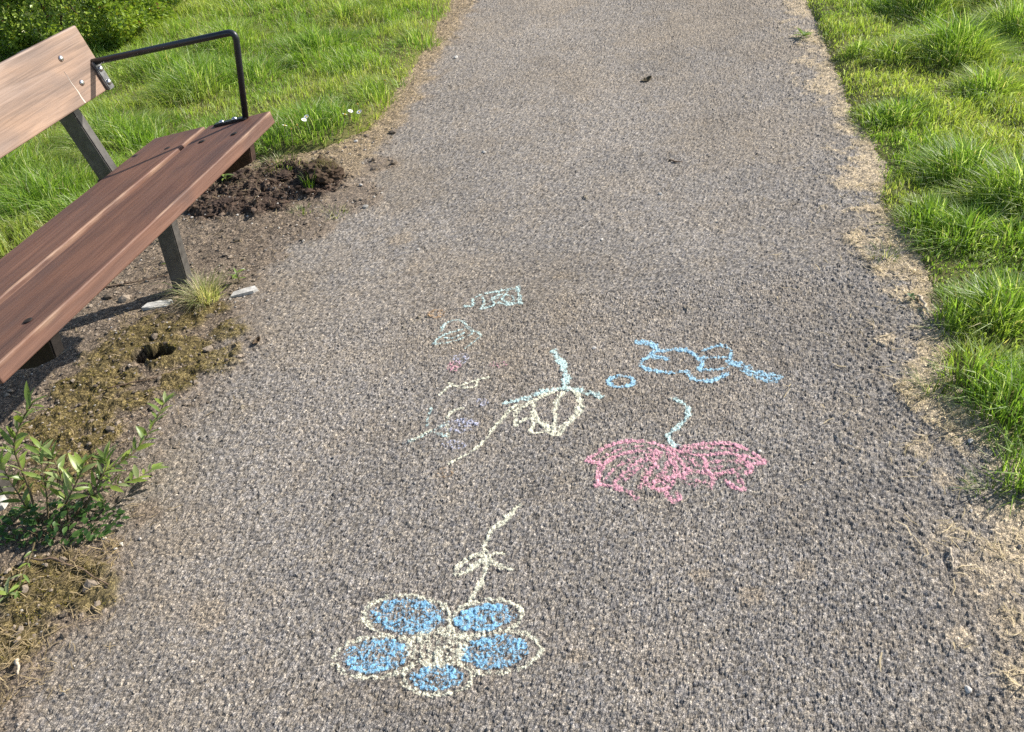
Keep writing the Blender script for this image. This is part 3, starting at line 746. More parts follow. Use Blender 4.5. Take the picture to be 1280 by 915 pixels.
sn = (math.sin(TAU), math.cos(TAU)); SB, SB2 = 2.094, 1.177
front_n = (-bn_.x, -bn_.y)
for sb in (SB, SB2):
    for d in (0.051, 0.161, 0.281, 0.398):
        t, h = seat_pt(d, 0.0 if d < 0.22 else 0.003); bolt(ME_FLAT, sb, t, h, sn, bench)
    for k in (0.28, 0.70):
        p = BB + (BT - BB) * k; bolt(ME_DOME, sb + (0.012 if k > .5 else 0.03), p.x, p.y, front_n, board)
    # frame: foot leg, bearer under the seat, back post
    w = 0.016
    b0 = seat_pt(0.012, -TH - 0.001); b1 = seat_pt(0.56, -TH - 0.001); b2 = seat_pt(0.56, -TH - 0.058); b3 = seat_pt(0.10, -TH - 0.066); b4 = seat_pt(0.030, -TH - 0.050)
    prism('seat_bearer', [b0, b1, b2, b3, b4], sb - w, sb + w, M_rust if sb == SB else M_dark, bench)  # near bearer takes the dark colour as painted shade
    lt = seat_pt(0.36, -TH - 0.05)[1]
    prism('leg', [(1.628, -0.05), (1.690, -0.05), (1.652, lt), (1.590, lt)], sb - w - .002, sb + w + .002, M_frame, bench)
    fl = lambda h: 1.786 + (h - 0.596) * bdir.x / bdir.y
    prism('back_post', [(fl(.36), .36), (fl(.36) + .060, .345), (fl(.775) + .060, .770), (fl(.775), .785)], sb - w + .003, sb + w + .003, M_frame, bench)

for sa, sgn in ((2.212, 1), (1.064, -1)):
    pb = seat_pt(0.071, 0.010)
    arm = sweep('armrest', [(sa, pb[0], pb[1] - .006), (sa, 1.286, 0.770), (sa, 1.765, 0.700)], 0.0092, M_steel, bench, 14, 0.026)
    q0 = seat_pt(0.066, 0.0005); q1 = seat_pt(0.180, 0.0005); q2 = seat_pt(0.180, 0.007); q3 = seat_pt(0.066, 0.007)
    prism('foot_plate', [q0, q1, q2, q3], sa - 0.012, sa + 0.012, M_steel, arm, 0.002)
    for d in (0.11, 0.155):
        t, h = seat_pt(d, 0.007); bolt(ME_DOME, sa, t, h, sn, arm)
    c0 = BB + bdir * 0.083 + Vector(front_n) * 0.0005; c1 = BB - bdir * 0.002 + Vector(front_n) * 0.0005
    f_ = Vector(front_n) * 0.010
    prism('bracket', [tuple(c0), tuple(c1), tuple(c1 + f_), tuple(c0 + f_)], sa - 0.014, sa + 0.014, M_brk, arm, 0.0025)
    for k in (0.018, 0.058):
        p = BB + bdir * k + Vector(front_n) * 0.0105; bolt(ME_DOME, sa, p.x, p.y, front_n, arm)
# pale split running down the backrest
p0 = BB + bdir * 0.098 + Vector(front_n) * 0.0004; p1 = BB + bdir * 0.004 + Vector(front_n) * 0.0004
bm = bmesh.new(); n_ = Vector(front_n) * 0.0008
rows = []
for k in range(7):
    f = k / 6; p = p0 * (1 - f) + p1 * f; s = 2.088 + 0.004 * f + 0.0012 * math.sin(k * 2.1); w = 0.0006 + 0.0016 * f
    rows.append([bm.verts.new((s - w - SC, p.x - TC, p.y)), bm.verts.new((s - SC, p.x + n_.x - TC, p.y + n_.y)), bm.verts.new((s + w - SC, p.x - TC, p.y))])
for a, b in zip(rows[:-1], rows[1:]):
    bm.faces.new((a[0], a[1], b[1], b[0])); bm.faces.new((a[1], a[2], b[2], b[1]))
obj('split', bm_mesh('split', bm), M_thread, board)

# ------------------------------------------------------------------ grass
def blades(P, hgt, lean, wid, col, seed=0, nseg=2):
    """P (n,3) roots, hgt (n), lean (n,2) horizontal reach as a share of height"""
    n = len(P); r = np.random.default_rng(seed)
    th = r.uniform(0, np.pi, n); side = np.stack([np.cos(th), np.sin(th), np.zeros(n)], 1) * (wid / 2)[:, None]
    L = np.concatenate([lean * hgt[:, None], np.zeros((n, 1))], 1)
    ln = np.hypot(lean[:, 0], lean[:, 1])
    up = np.zeros((n, 3)); up[:, 2] = hgt / np.sqrt(1 + 0.6 * ln ** 2)
    lv = [P - side, P + side]
    if nseg == 3:
        m1 = P + up * 0.42 + L * 0.10; m2 = P + up * 0.78 + L * 0.42; tip = P + up * (1.0 - 0.16 * np.minimum(ln, 1.5))[:, None] + L
        lv += [m1 - side * .95, m1 + side * .95, m2 - side * .7, m2 + side * .7, tip]
    else:
        m1 = P + up * 0.60 + L * 0.24; tip = P + up * (1.0 - 0.14 * np.minimum(ln, 1.5))[:, None] + L
        lv += [m1 - side * .85, m1 + side * .85, tip]
    k = len(lv); V = np.stack(lv, 1).reshape(-1, 3)
    b = np.arange(n) * k
    q = [np.stack([b, b + 1, b + 3, b + 2], 1)]
    if nseg == 3: q.append(np.stack([b + 2, b + 3, b + 5, b + 4], 1)); t = np.stack([b + 4, b + 5, b + 6], 1)
    else: t = np.stack([b + 2, b + 3, b + 4], 1)
    return V, np.concatenate(q), t, np.repeat(col, k, 0)

def grass_colour(x, y, n, r, lush):
    p = fbm(x, y, 0.35, 141); a = r.uniform(0, 1, n)
    green = np.array([0.168, 0.262, 0.038]); yell = np.array([0.285, 0.330, 0.075]); blue = np.array([0.112, 0.198, 0.045]); straw = np.array([0.48, 0.42, 0.22])
    wy = np.clip(sstep(0.40, 0.65, p) * 0.9 * (1 - lush * .7) + (a - 0.5) * 0.5 + .1, 0, 1)[:, None]
    c = green * (1 - wy) + yell * wy
    wb = (lush * 0.55 * r.uniform(0.3, 1, n))[:, None]
    c = c * (1 - wb) + blue * wb
    dry = (r.uniform(0, 1, n) < 0.05 + 0.10 * (1 - lush) * sstep(.5, .7, p))
    c[dry] = straw * r.uniform(0.6, 1.1, (dry.sum(), 1))
    pale = r.uniform(0, 1, n) < 0.13  # whitish glints painted into the grass as pale blades
    c[pale] = np.array([0.42, 0.46, 0.24])
    return c * r.uniform(0.75, 1.25, (n, 1)) * np.array([1.12, 1.15, 1.18])

def grass_field(name, label, inside, box, dens, tuss, seed, base_h, mask_edge):
    r = np.random.default_rng(seed)
    x0, x1, y0, y1 = box
    n = int((x1 - x0) * (y1 - y0) * dens)
    x = r.uniform(x0, x1, n); y = r.uniform(y0, y1, n)
    d = inside(x, y)                                              # metres inside the turf edge
    wob = (fbm(x, y, 0.14, 501) - 0.5) * 0.11 + (fbm(x, y, 0.04, 511) - 0.5) * 0.05
    dist = np.hypot(x, y)
    ok = (d + wob > mask_edge)
    ok &= r.uniform(0, 1, n) < np.clip(1.35 - dist / 9.0, 0.25, 1)
    # bare and thin places
    ok &= r.uniform(0, 1, n) < 0.68 + 0.32 * sstep(0.30, 0.48, fbm(x, y, 0.22, 521))
    x = x[ok]; y = y[ok]; d = d[ok]; n = len(x)
    lush = np.zeros(n); lean = np.zeros((n, 2)); hh = np.zeros(n)
    for tx, ty, tr, tht in tuss:
        vx = x - tx; vy = y - ty; q = np.hypot(vx, vy) / tr
        near = q < 1.3
        g = np.where(near, np.exp(-(q * 1.15) ** 2 * 1.2), 0)
        better = g > lush
        lush = np.maximum(lush, g); hh = np.maximum(hh, g * tht * 0.95)
        lean[better] = np.stack([vx, vy], 1)[better] / tr * 0.85
    cl = sstep(0.32, 0.72, fbm(x, y, 0.17, 151)) * 1.0 + 0.0
    edge = sstep(0.0, 0.35, d)
    h = base_h * (0.45 + 0.55 * edge) * (0.62 + 0.95 * cl) * r.uniform(0.55, 1.35, n) + hh * r.uniform(0.55, 1.05, n)
    th = fbm(x, y, 0.3, 161) * 12.0
    lean += np.stack([np.cos(th), np.sin(th)], 1) * (0.18 * (1 - lush))[:, None] + r.normal(0, 0.38, (n, 2))
    # near the edge blades flop over the path
    wid = r.uniform(0.0018, 0.0040, n) * (1 + 0.15 * np.hypot(x, y) / 3) * (1 + .25 * lush)
    z = ground_z(x, y) - 0.006
    col = grass_colour(x, y, n, r, lush)
    V, q, t, c = blades(np.stack([x, y, z], 1), h, lean, wid, col, seed, 3 if base_h > 0.07 else 2)
    obj(name, mesh_np(name, V, q, t, c), M_grass, kind='stuff', label=label, cat='grass')
    return n

def px_tuss(lst): return [(G(x, y).x, G(x, y).y, r, h) for x, y, r, h in lst]
def rand_tuss(n, box, rr, hh, seed, inside):
    r = random.Random(seed); out = []
    while len(out) < n:
        x = r.uniform(box[0], box[1]); y = r.uniform(box[2], box[3])
        if inside(np.array([x]), np.array([y]))[0] > 0.12: out.append((x, y, r.uniform(*rr), r.uniform(*hh)))
    return out
in_r = lambda x, y: x - xR(y)
in_l = lambda x, y: xG(y) - x
box_r = (0.85, 4.4, 0.4, 6.6)
TR = px_tuss([(1190, 75, .17, .20), (1150, 20, .16, .18), (1268, 50, .15, .20), (1235, 120, .13, .13), (1270, 260, .16, .17), (1205, 300, .12, .11), (1160, 285, .10, .09), (1250, 400, .14, .13), (1265, 520, .13, .13), (1205, 225, .12, .12),
              (1190, 405, .09, .09), (1275, 600, .10, .11), (1120, 150, .09, .07), (1250, 10, .2, .2), (1215, 480, .09, .10)]) + rand_tuss(70, box_r, (.05, .14), (.03, .10), 3, in_r)
print('blades right', grass_field('grass', 'sunlit rough grass with tussocks right of the path', in_r, box_r, 18500, TR, 21, 0.040, -0.015))
box_l = (-4.6, 1.1, 0.9, 8.3)
TL = px_tuss([(392, 172, .16, .10), (350, 185, .10, .08), (430, 160, .09, .07), (250, 120, .20, .16), (205, 95, .18, .15), (320, 105, .15, .10), (290, 60, .2, .12), (400, 65, .2, .1), (470, 130, .12, .07), (530, 60, .16, .08), (60, 260, .2, .16), (20, 230, .2, .16), (150, 180, .2, .15), (510, 110, .1, .07)]) + rand_tuss(110, box_l, (.07, .20), (.03, .085), 4, in_l)
print('blades left', grass_field('grass', 'long sunlit grass left of the path behind the bench', in_l, box_l, 10500, TL, 22, 0.054, -0.01))

# ------------------------------------------------------------------ straw, moss, crumbs
def lying(name, label, P, ln, wid, col, seed, mat, lift=0.004, tilt=0.25):
    """dry stalks lying every which way: thin three-sided slivers"""
    n = len(P); r = np.random.default_rng(seed); th = r.uniform(0, 2 * np.pi, n); tl = r.normal(0, tilt, n)
    d = np.stack([np.cos(th) * np.cos(tl), np.sin(th) * np.cos(tl), np.abs(np.sin(tl))], 1)
    s = np.stack([-np.sin(th), np.cos(th), np.zeros(n)], 1) * (wid / 2)[:, None]
    bow = np.stack([-np.sin(th), np.cos(th), np.zeros(n)], 1) * (r.normal(0, .12, n) * ln)[:, None]
    a = P + np.array([0, 0, lift]); m = a + d * (ln * .5)[:, None] + bow; e_ = a + d * ln[:, None]
    V = np.stack([a - s, a + s, m - s, m + s, e_ - s * .4, e_ + s * .4], 1).reshape(-1, 3)
    b = np.arange(n) * 6
    q = np.concatenate([np.stack([b, b + 1, b + 3, b + 2], 1), np.stack([b + 2, b + 3, b + 5, b + 4], 1)])
    obj(name, mesh_np(name, V, q, None, np.repeat(col, 6, 0)), mat, kind='stuff', label=label)

def scatter(n, box, prob, seed):
    r = np.random.default_rng(seed)
    x = r.uniform(box[0], box[1], n); y = r.uniform(box[2], box[3], n)
    ok = r.uniform(0, 1, n) < prob(x, y)
    return x[ok], y[ok], r

def zsurf(x, y): return surface(x, y, False)

def straw_prob_r(x, y):
    m = masks(x, y); return np.clip(m[3] * (x < xR(y) + 0.10) * (0.25 + 0.9 * sstep(.45, .62, fbm(x, y, .14, 601))) + 0.035 * sstep(-0.5, -0.05, m[7]) * (m[7] < 0), 0, 1)
x, y, r = scatter(52000, (0.5, 2.2, 0.5, 6.0), straw_prob_r, 31)
n = len(x)
c = np.array([0.52, 0.42, 0.26]) * r.uniform(0.55, 1.25, (n, 1)) * np.array([1, 1, 1])
lying('dry_straw', 'pale dry cut grass along the right edge of the path', np.stack([x, y, zsurf(x, y)], 1), r.uniform(.012, .045, n), r.uniform(.0012, .0026, n), c, 31, M_straw)
def straw_prob_l(x, y):
    m = masks(x, y)
    return np.clip(m[4] * (x > xG(y) - .08) * 0.9 + 0.16 * m[2] * (x > xG(y)) + 0.9 * blob(x, y, [(60, 790, .10), (20, 830, .1), (110, 720, .08), (130, 690, .06), (200, 640, .04), (20, 770, .1)]), 0, 1)
x, y, r = scatter(60000, (-2.0, 1.0, 0.6, 6.4), straw_prob_l, 32)
n = len(x)
c = np.array([0.44, 0.34, 0.20]) * r.uniform(0.4, 1.25, (n, 1))
lying('dry_straw', 'dry grass bits on the soil along the left edge of the path', np.stack([x, y, zsurf(x, y)], 1), r.uniform(.008, .035, n), r.uniform(.001, .0022, n), c, 32, M_straw)

x, y, r = scatter(9500, (-1.35, -0.75, 0.75, 1.45), lambda x, y: blob(x, y, [(60, 790, .06), (20, 820, .08), (20, 770, .07), (105, 715, .05), (60, 760, .05), (135, 690, .03), (255, 772, .025), (0, 860, .05), (80, 735, .04)]) * sstep(.35, .6, fbm(x, y, .05, 631)), 39)
n = len(x); c = np.array([0.42, 0.32, 0.18]) * r.uniform(0.4, 1.3, (n, 1))
lying('dry_straw', 'tangled dry straw over moss at the bottom left corner', np.stack([x, y, zsurf(x, y)], 1), r.uniform(.010, .040, n), r.uniform(.0010, .0020, n), c, 40, M_straw)

def moss_prob(x, y):
    m = masks(x, y); return np.clip(m[0] * (x > xG(y) - .05) * sstep(.38, .6, fbm(x, y, .035, 611)), 0, 1)
x, y, r = scatter(70000, (-1.9, -0.6, 0.6, 2.7), moss_prob, 33)
n = len(x)
c = np.array([0.24, 0.195, 0.045]) * r.uniform(0.35, 1.35, (n, 1)); c[:, 1] *= r.uniform(0.85, 1.15, n)
lf = r.normal(0, .6, (n, 2))
V, q, t, cc = blades(np.stack([x, y, zsurf(x, y) - .002], 1), r.uniform(.003, .008, n), lf, r.uniform(.0015, .003, n), c, 34)
obj('moss', mesh_np('moss', V, q, t, cc), M_moss, kind='stuff', label='olive yellow moss on the ground beside the bench')

def lumps(P, size, col, seed):
    """many small angular lumps (squashed, dented octahedra split once) in one mesh"""
    bm = bmesh.new(); bmesh.ops.create_icosphere(bm, subdivisions=1, radius=1.0)
    bv = np.array([v.co[:] for v in bm.verts]); bf = np.array([[v.index for v in f.verts] for f in bm.faces]); bm.free()
    n = len(P); r = np.random.default_rng(seed); k = len(bv)
    J = 1 + r.normal(0, .22, (n, k, 1)); S = np.stack([r.uniform(.7, 1.3, n), r.uniform(.7, 1.3, n), r.uniform(.45, .85, n)], 1)[:, None, :]
    th = r.uniform(0, 6.28, n); ca, sa = np.cos(th)[:, None], np.sin(th)[:, None]
    v = bv[None] * J * S
    vx = v[..., 0] * ca - v[..., 1] * sa; vy = v[..., 0] * sa + v[..., 1] * ca
    V = np.stack([vx, vy, v[..., 2]], 2) * size[:, None, None] + P[:, None, :]
    F = bf[None] + (np.arange(n) * k)[:, None, None]
    return V.reshape(-1, 3), F.reshape(-1, 3), np.repeat(col, k, 0)

def crumb_prob(x, y):
    m = masks(x, y); return np.clip((m[1] * 0.9 + 0.16 * m[2]) * (x > xG(y) - .08), 0, 1)
x, y, r = scatter(30000, (-1.9, -0.3, 0.9, 3.6), crumb_prob, 35)
n = len(x); s = r.uniform(.002, .006, n) * (1 + 1.6 * (r.uniform(0, 1, n) > .93))
soilm = masks(x, y)[1][:, None]
c = (np.array([0.070, 0.047, 0.034]) * soilm + np.array([0.21, 0.17, 0.13]) * (1 - soilm)) * r.uniform(.5, 1.6, (n, 1))
pale = r.uniform(0, 1, n) < .05; c[pale] = np.array([0.42, 0.39, 0.34]) * r.uniform(.8, 1.3, (pale.sum(), 1))
V, F, cc = lumps(np.stack([x, y, zsurf(x, y) + s * .2], 1), s, c, 36)
obj('soil_crumbs', mesh_np('soil_crumbs', V, None, F, cc), M_crumb, kind='stuff', label='loose soil crumbs and grit around the bench')

def grit_prob(x, y):
    m = masks(x, y); return np.clip((0.06 + 0.55 * sstep(-.35, .0, m[7]) + .5 * sstep(-.30, .0, m[6])) * (x < xR(y) + .06) * (x > xG(y)) * sstep(.35, .65, fbm(x, y, .12, 641)), 0, 1)
x, y, r = scatter(16000, (-1.4, 2.0, 0.6, 5.5), grit_prob, 37)
n = len(x); s = r.uniform(.0016, .0042, n)
c = np.array([0.30, 0.275, 0.245]) * r.uniform(.35, 1.6, (n, 1))
V, F, cc = lumps(np.stack([x, y, zsurf(x, y) + s * .35], 1), s, c, 38)
obj('loose_grit', mesh_np('loose_grit', V, None, F, cc), M_crumb, kind='stuff', label='loose grit scattered along the edges of the path')

# ------------------------------------------------------------------ single lumps and stones
def zat(p): return float(surface(np.array([p.x]), np.array([p.y]), False)[0])

def rock(name, label, px, size, mat, cat, group=None, seed=0, flat=0.6, rot=0.0, sink=0.25, sub=2, jag=.16):
    p = G(*px); bm = bmesh.new(); bmesh.ops.create_icosphere(bm, subdivisions=sub, radius=1.0)
    r = random.Random(seed)
    ax = [Vector((r.uniform(-1, 1), r.uniform(-1, 1), r.uniform(-1, 1))).normalized() for _ in range(9)]
    cut = [r.uniform(.55, .95) for _ in range(9)]
    for v in bm.verts:                                   # chip flat facets off a ball
        for a_, c_ in zip(ax, cut):
            d = v.co.dot(a_)
            if d > c_: v.co -= a_ * (d - c_)
        v.co *= 1 + r.uniform(-jag, jag) * .4
        v.co = Vector((v.co.x * size[0], v.co.y * size[1], v.co.z * size[2]))
    o = obj(name, bm_mesh(name, bm), mat, label=label, cat=cat, group=group)
    o.location = (p.x, p.y, zat(p) + size[2] * (1 - sink)); o.rotation_euler = (0, 0, rot)
    return o

def slab(name, label, px, outline, thick, mat, cat, rot=0, tilt=(0, 0), seed=0):
    """thin irregular flake of stone"""
    p = G(*px); r = random.Random(seed); bm = bmesh.new()
    bot = [bm.verts.new((x * 1.04, y * 1.04, 0)) for x, y in outline]; top = [bm.verts.new((x, y, thick * r.uniform(.8, 1.15))) for x, y in outline]
    ct = bm.verts.new((0, 0, thick * 1.1)); n = len(outline)
    for k in range(n):
        bm.faces.new((bot[k], bot[(k + 1) % n], top[(k + 1) % n], top[k])); bm.faces.new((top[k], top[(k + 1) % n], ct))
    bm.faces.new(bot[::-1])
    o = obj(name, bm_mesh(name, bm), mat, label=label, cat=cat)
    o.location = (p.x, p.y, zat(p) - .002); o.rotation_euler = (*tilt, rot)
    return o

slab('stone_flake', 'pale flat stone flake right of the dry grass tuft', (305, 366), [(-.042, -.010), (-.015, -.014), (.03, -.016), (.045, -.008), (.038, .010), (.005, .012), (-.03, .008)], .011, M_slate, 'stone', .22, (.10, -.06), 1)
slab('stone_flake', 'pale flat stone flake left of the bench leg', (199, 382), [(-.05, -.012), (-.02, -.018), (.025, -.014), (.048, -.004), (.04, .012), (.0, .014), (-.035, .010)], .012, M_slate, 'stone', .10, (.12, .05), 2)
slab('stone_flake', 'pale grey stone at the left edge beside the weed', (3, 632), [(-.03, -.016), (.005, -.018), (.014, -.004), (.012, .014), (-.01, .018), (-.032, .006)], .02, M_slate, 'stone', .4, (.1, .05), 3)
for i, (px, s, lab) in enumerate([
        ((743, 436), .0075, 'white pebble between the tulip stem and blue ring'),
        ((1210, 862), .0085, 'white pebble near the bottom right corner of the path'),
        ((605, 191), .011, 'white pebble on the far path above the scribbles'),
        ((1213, 553), .010, 'pale pebble in the straw at the right path edge'),
        ((153, 683), .008, 'cream pebble just right of the leafy weed'),
        ((146, 689), .006, 'small pale pebble touching the cream pebble by the weed'),
        ((163, 461), .006, 'white pebble just left of the hole in the moss'),
        ((523, 313), .007, 'small white pebble on the path beyond the scribbles'),
        ((949, 567), .007, 'tan pebble at the right tip of the pink chalk flower'),
        ((452, 235), .010, 'pale pebble right of the turf clod on bare soil'),
        ((240, 272), .008, 'white pebble in dark soil below the bench seat'),
        ((310, 272), .007, 'white pebble in the bare soil right of the bench'),
        ((445, 178), .012, 'white pebble at the grass edge left of the path'),
        ((570, 73), .016, 'grey pebble at the far left edge of the path'),
        ((825, 242), .009, 'cream pebble mid path on the far stretch'),
        ((752, 300), .007, 'whitish pebble mid path left of the cream one')]):
    rock('pebble', lab, px, (s * .95, s * .7, s * .5), M_white if i != 13 else M_slate, 'pebble', 'loose pebbles', 50 + i, rot=i * 1.3)

# turf clod and soil clods
def clod(label, px, size, seed, colr, tuft=0):
    p = G(*px); r = np.random.default_rng(seed); rr = random.Random(seed)
    e_ = obj('turf_clod', None, label=label, cat='clod', group='clods of dug soil'); e_.location = (p.x, p.y, zat(p))
    bm = bmesh.new(); bmesh.ops.create_icosphere(bm, subdivisions=4, radius=1.0)
    V = np.array([v.co[:] for v in bm.verts]); F = np.array([[v.index for v in f.verts] for f in bm.faces]); bm.free()
    d = 1 + 0.9 * (fbm(V[:, 0] + V[:, 2] * .7 + 9, V[:, 1] - V[:, 2] * .6 + 9, .6, seed, 5) - .5) + r.normal(0, .10, len(V))
    V = V * d[:, None] * np.array(size); V[:, 2] += size[2] * .55
    c = np.array(colr) * r.uniform(.6, 1.5, (len(V), 1))
    obj('soil', mesh_np('soil', V, None, F, c), M_crumb, e_)
    if tuft:
        n = tuft; a = r.uniform(0, 6.28, n); q_ = np.sqrt(r.uniform(0, 1, n)) * .8
        P = np.stack([np.cos(a) * q_ * size[0], np.sin(a) * q_ * size[1], np.full(n, size[2] * 1.25) * (1 - .4 * q_ ** 2)], 1)
        cc = np.array([0.24, 0.20, 0.09]) * r.uniform(.5, 1.3, (n, 1))
        Vb, q, t, cb = blades(P, r.uniform(.02, .05, n), r.normal(0, .9, (n, 2)), r.uniform(.001, .0022, n), cc, seed)
        obj('dead_grass', mesh_np('dead_grass', Vb, q, t, cb), M_straw, e_)
clod('large dark turf clod with dead grass on the bare soil', (405, 228), (.078, .060, .050), 71, (.075, .052, .036), 190)
clod('dark soil clod just left of the large turf clod', (352, 222), (.045, .04, .018), 72, (.065, .045, .034), 10)
clod('low dark soil clod in the middle of the bare patch', (333, 258), (.040, .035, .014), 73, (.065, .045, .034))
clod('dark soil clod close to the underside of the seat', (278, 258), (.040, .036, .016), 74, (.060, .042, .033))
clod('dark soil clod beneath the far end of the bench', (292, 225), (.045, .040, .018), 75, (.060, .042, .033))

# leaf litter scrap on the path
def curl_leaf(name, label, px, ln, wd, colr, rot, seed, cat='dead leaf'):
    p = G(*px); r = random.Random(seed); nu, nv = 7, 5; V = []; 
    for i in range(nu):
        u = i / (nu - 1) * 2 - 1
        for j in range(nv):
            v = j / (nv - 1) * 2 - 1
            w_ = (1 - abs(u) ** 2.2) * .9 + .1
            V.append((u * ln / 2, v * wd / 2 * w_, .004 + .30 * wd * v * v * (0.6 + .4 * u) + .08 * ln * u * u + r.uniform(-.002, .002)))
    q = [(i * nv + j, (i + 1) * nv + j, (i + 1) * nv + j + 1, i * nv + j + 1) for i in range(nu - 1) for j in range(nv - 1)]
    c = np.array(colr) * np.random.default_rng(seed).uniform(.6, 1.4, (len(V), 1))
    o = obj(name, mesh_np(name, V, q, None, c), M_straw, label=label, cat=cat); o.location = (p.x, p.y, zat(p)); o.rotation_euler = (0, 0, rot)
    sm = o.modifiers.new('thickness', 'SOLIDIFY'); sm.thickness = .0015
curl_leaf('dead_leaf', 'curled dark dead leaf on the far stretch of path', (808, 101), .050, .035, (.11, .085, .045), .3, 81)
curl_leaf('dead_leaf', 'small brown dead leaf at the mossy left path edge', (322, 430), .03, .018, (.12, .08, .045), 1.0, 82)

def twig(label, pts, rad, mat=M_twig, cat='twig', name='twig'):
    P = [G(x, y) for x, y, h in pts]
    for p, (x, y, h) in zip(P, pts): p.z = zat(p) + h + rad
    bm = bmesh.new(); rings = []; n = len(P)
    r = random.Random(len(pts) + int(pts[0][0]))
    Q = []
    for a, b in zip(P[:-1], P[1:]):
        for k in range(4): Q.append(a.lerp(b, k / 4) + Vector((r.uniform(-1, 1), r.uniform(-1, 1), r.uniform(-.3, .6))) * rad * .9)
    Q.append(P[-1])
    for i, p in enumerate(Q):
        d = (Q[min(i + 1, len(Q) - 1)] - Q[max(0, i - 1)]).normalized(); u = d.cross(Vector((0, 0, 1))).normalized(); v = d.cross(u)
        w_ = rad * (1.1 - .6 * i / len(Q)) * r.uniform(.85, 1.15)
        rings.append([bm.verts.new(p + (u * math.cos(a) + v * math.sin(a)) * w_) for a in [k * math.pi / 3 for k in range(6)]])
    for a, b in zip(rings[:-1], rings[1:]):
        for k in range(6): bm.faces.new((a[k], a[(k + 1) % 6], b[(k + 1) % 6], b[k]))
    bm.faces.new(rings[0]); bm.faces.new(rings[-1][::-1])
    return obj(name, bm_mesh(name, bm, True), mat, label=label, cat=cat)
twig('brown twig lying on the moss below the leafy weed', [(40, 703, .004), (75, 705, .006), (105, 716, .004), (138, 735, .001)], .0028)
twig('short straight twig crossing the longer one below the weed', [(62, 701, .008), (85, 703, .006), (98, 706, .002)], .0022)
twig('thin bent twig on the moss near the hole', [(137, 490, .001), (165, 482, .004), (190, 478, .003), (216, 468, .001)], .0022)
twig('pale dry stalk sticking out from under the weed', [(0, 678, .004), (14, 670, .008), (32, 662, .012)], .0022, M_chip, 'stalk')
twig('dark thin twig on the dirt behind the bench leg', [(128, 362, .001), (165, 356, .004), (212, 347, .001)], .003)
twig('dark twig lying in the grass beyond the seat corner', [(305, 198, .01), (322, 199, .012), (336, 201, .006)], .004)
twig('pale split wood chip at the right path edge', [(1148, 374, .003), (1154, 386, .004), (1160, 398, .003)], .0042, M_chip, 'wood chip', 'wood_chip')
twig('short pale stick standing by the bottom left moss', [(23, 826, .002), (24, 836, .010), (25, 847, .004)], .004, M_chip, 'stick', 'stick')
twig('short cream straw on the path right of the weed', [(194, 665, .002), (201, 657, .003)], .0016, M_chip, 'stalk', 'stalk')
twig('dry stalk lying in the straw at lower right', [(1186, 690, .004), (1188, 702, .006), (1189, 714, .003)], .0025, M_chip, 'stalk', 'stalk')
twig('thin dark twig on the far stretch of path', [(836, 200, .001), (844, 203, .002), (853, 203, .001)], .003)

# ------------------------------------------------------------------ dry tuft at the bench leg
def tuft(label, px, n, spread, hgt, seed, greens, strawshare, lean=.9, mat=M_grass):
    p = G(*px); r = np.random.default_rng(seed)
    a = r.uniform(0, 6.28, n); q = np.sqrt(r.uniform(0, 1, n)) * spread
    P = np.stack([np.cos(a) * q, np.sin(a) * q, np.full(n, -.004)], 1)
    L = np.stack([np.cos(a), np.sin(a)], 1) * (q / spread * lean)[:, None] + r.normal(0, .28, (n, 2))
    c = np.array(greens) * r.uniform(.7, 1.3, (n, 1)); d = r.uniform(0, 1, n) < strawshare
    c[d] = np.array([.60, .53, .36]) * r.uniform(.5, 1.1, (d.sum(), 1))
    V, qd, t, cc = blades(P, r.uniform(.25, 1.0, n) ** .8 * hgt * np.where(r.uniform(0, 1, n) > .94, 1.5, 1.0), L, r.uniform(.0012, .0026, n), c, seed, 3)
    o = obj('grass_tuft', mesh_np('grass_tuft', V, qd, t, cc), mat, label=label, cat='grass tuft'); o.location = (p.x, p.y, zat(p))
tuft('straw coloured grass tuft growing against the bench leg', (256, 374), 360, .048, .105, 91, (.22, .26, .10), .62, 1.35)
tuft('small green grass sprout in the soil beside the turf clod', (388, 240), 60, .022, .07, 92, (.09, .16, .02), .05, .5)
tuft('small grass sprout right of the turf clod', (418, 268), 70, .05, .03, 93, (.12, .15, .03), .35, 1.2)
tuft('low grass sprout in the dry soil below the turf clod', (378, 266), 60, .04, .03, 94, (.11, .15, .03), .3, 1.2)
tuft('low grass tuft at the lip of the dug soil', (350, 210), 140, .09, .045, 95, (.11, .16, .025), .2, 1.1)
tuft('small ragged grass sprout lying over the right path edge', (1106, 320), 60, .04, .05, 96, (.09, .14, .025), .2, 1.4)
tuft('grass wisp reaching over the straw at the right edge', (1163, 490), 60, .035, .07, 97, (.11, .16, .025), .2, 1.4)
tuft('small grass wisp in the straw at lower right', (1230, 615), 50, .03, .05, 98, (.11, .17, .025), .1, 1.4)

# ------------------------------------------------------------------ leafy plants
def leaf_mesh(name, colr, ratio=0.32, fold=.25, droop=.25, seg=5, seed=0):
    """pointed leaf, one unit long along +x, folded on its midrib and drooping"""
    V = []; r = random.Random(seed)
    for i in range(seg + 1):
        u = i / seg; w_ = ratio / 2 * math.sin(math.pi * min(1, u * .96 + .04)) ** .8 * (1.12 - .35 * u)
        if i == seg: w_ = 0.004
        z = -droop * u * u
        V += [(u, -w_, z + w_ * fold), (u, 0, z), (u, w_, z + w_ * fold)]
    q = []
    for i in range(seg):
        a = i * 3; q += [(a, a + 3, a + 4, a + 1), (a + 1, a + 4, a + 5, a + 2)]
    c = np.tile(np.array(colr), (len(V), 1)) * np.random.default_rng(seed).uniform(.9, 1.1, (len(V), 1))
    me = mesh_np(name, V, q, None, c, True); me.materials.append(M_leaf); return me

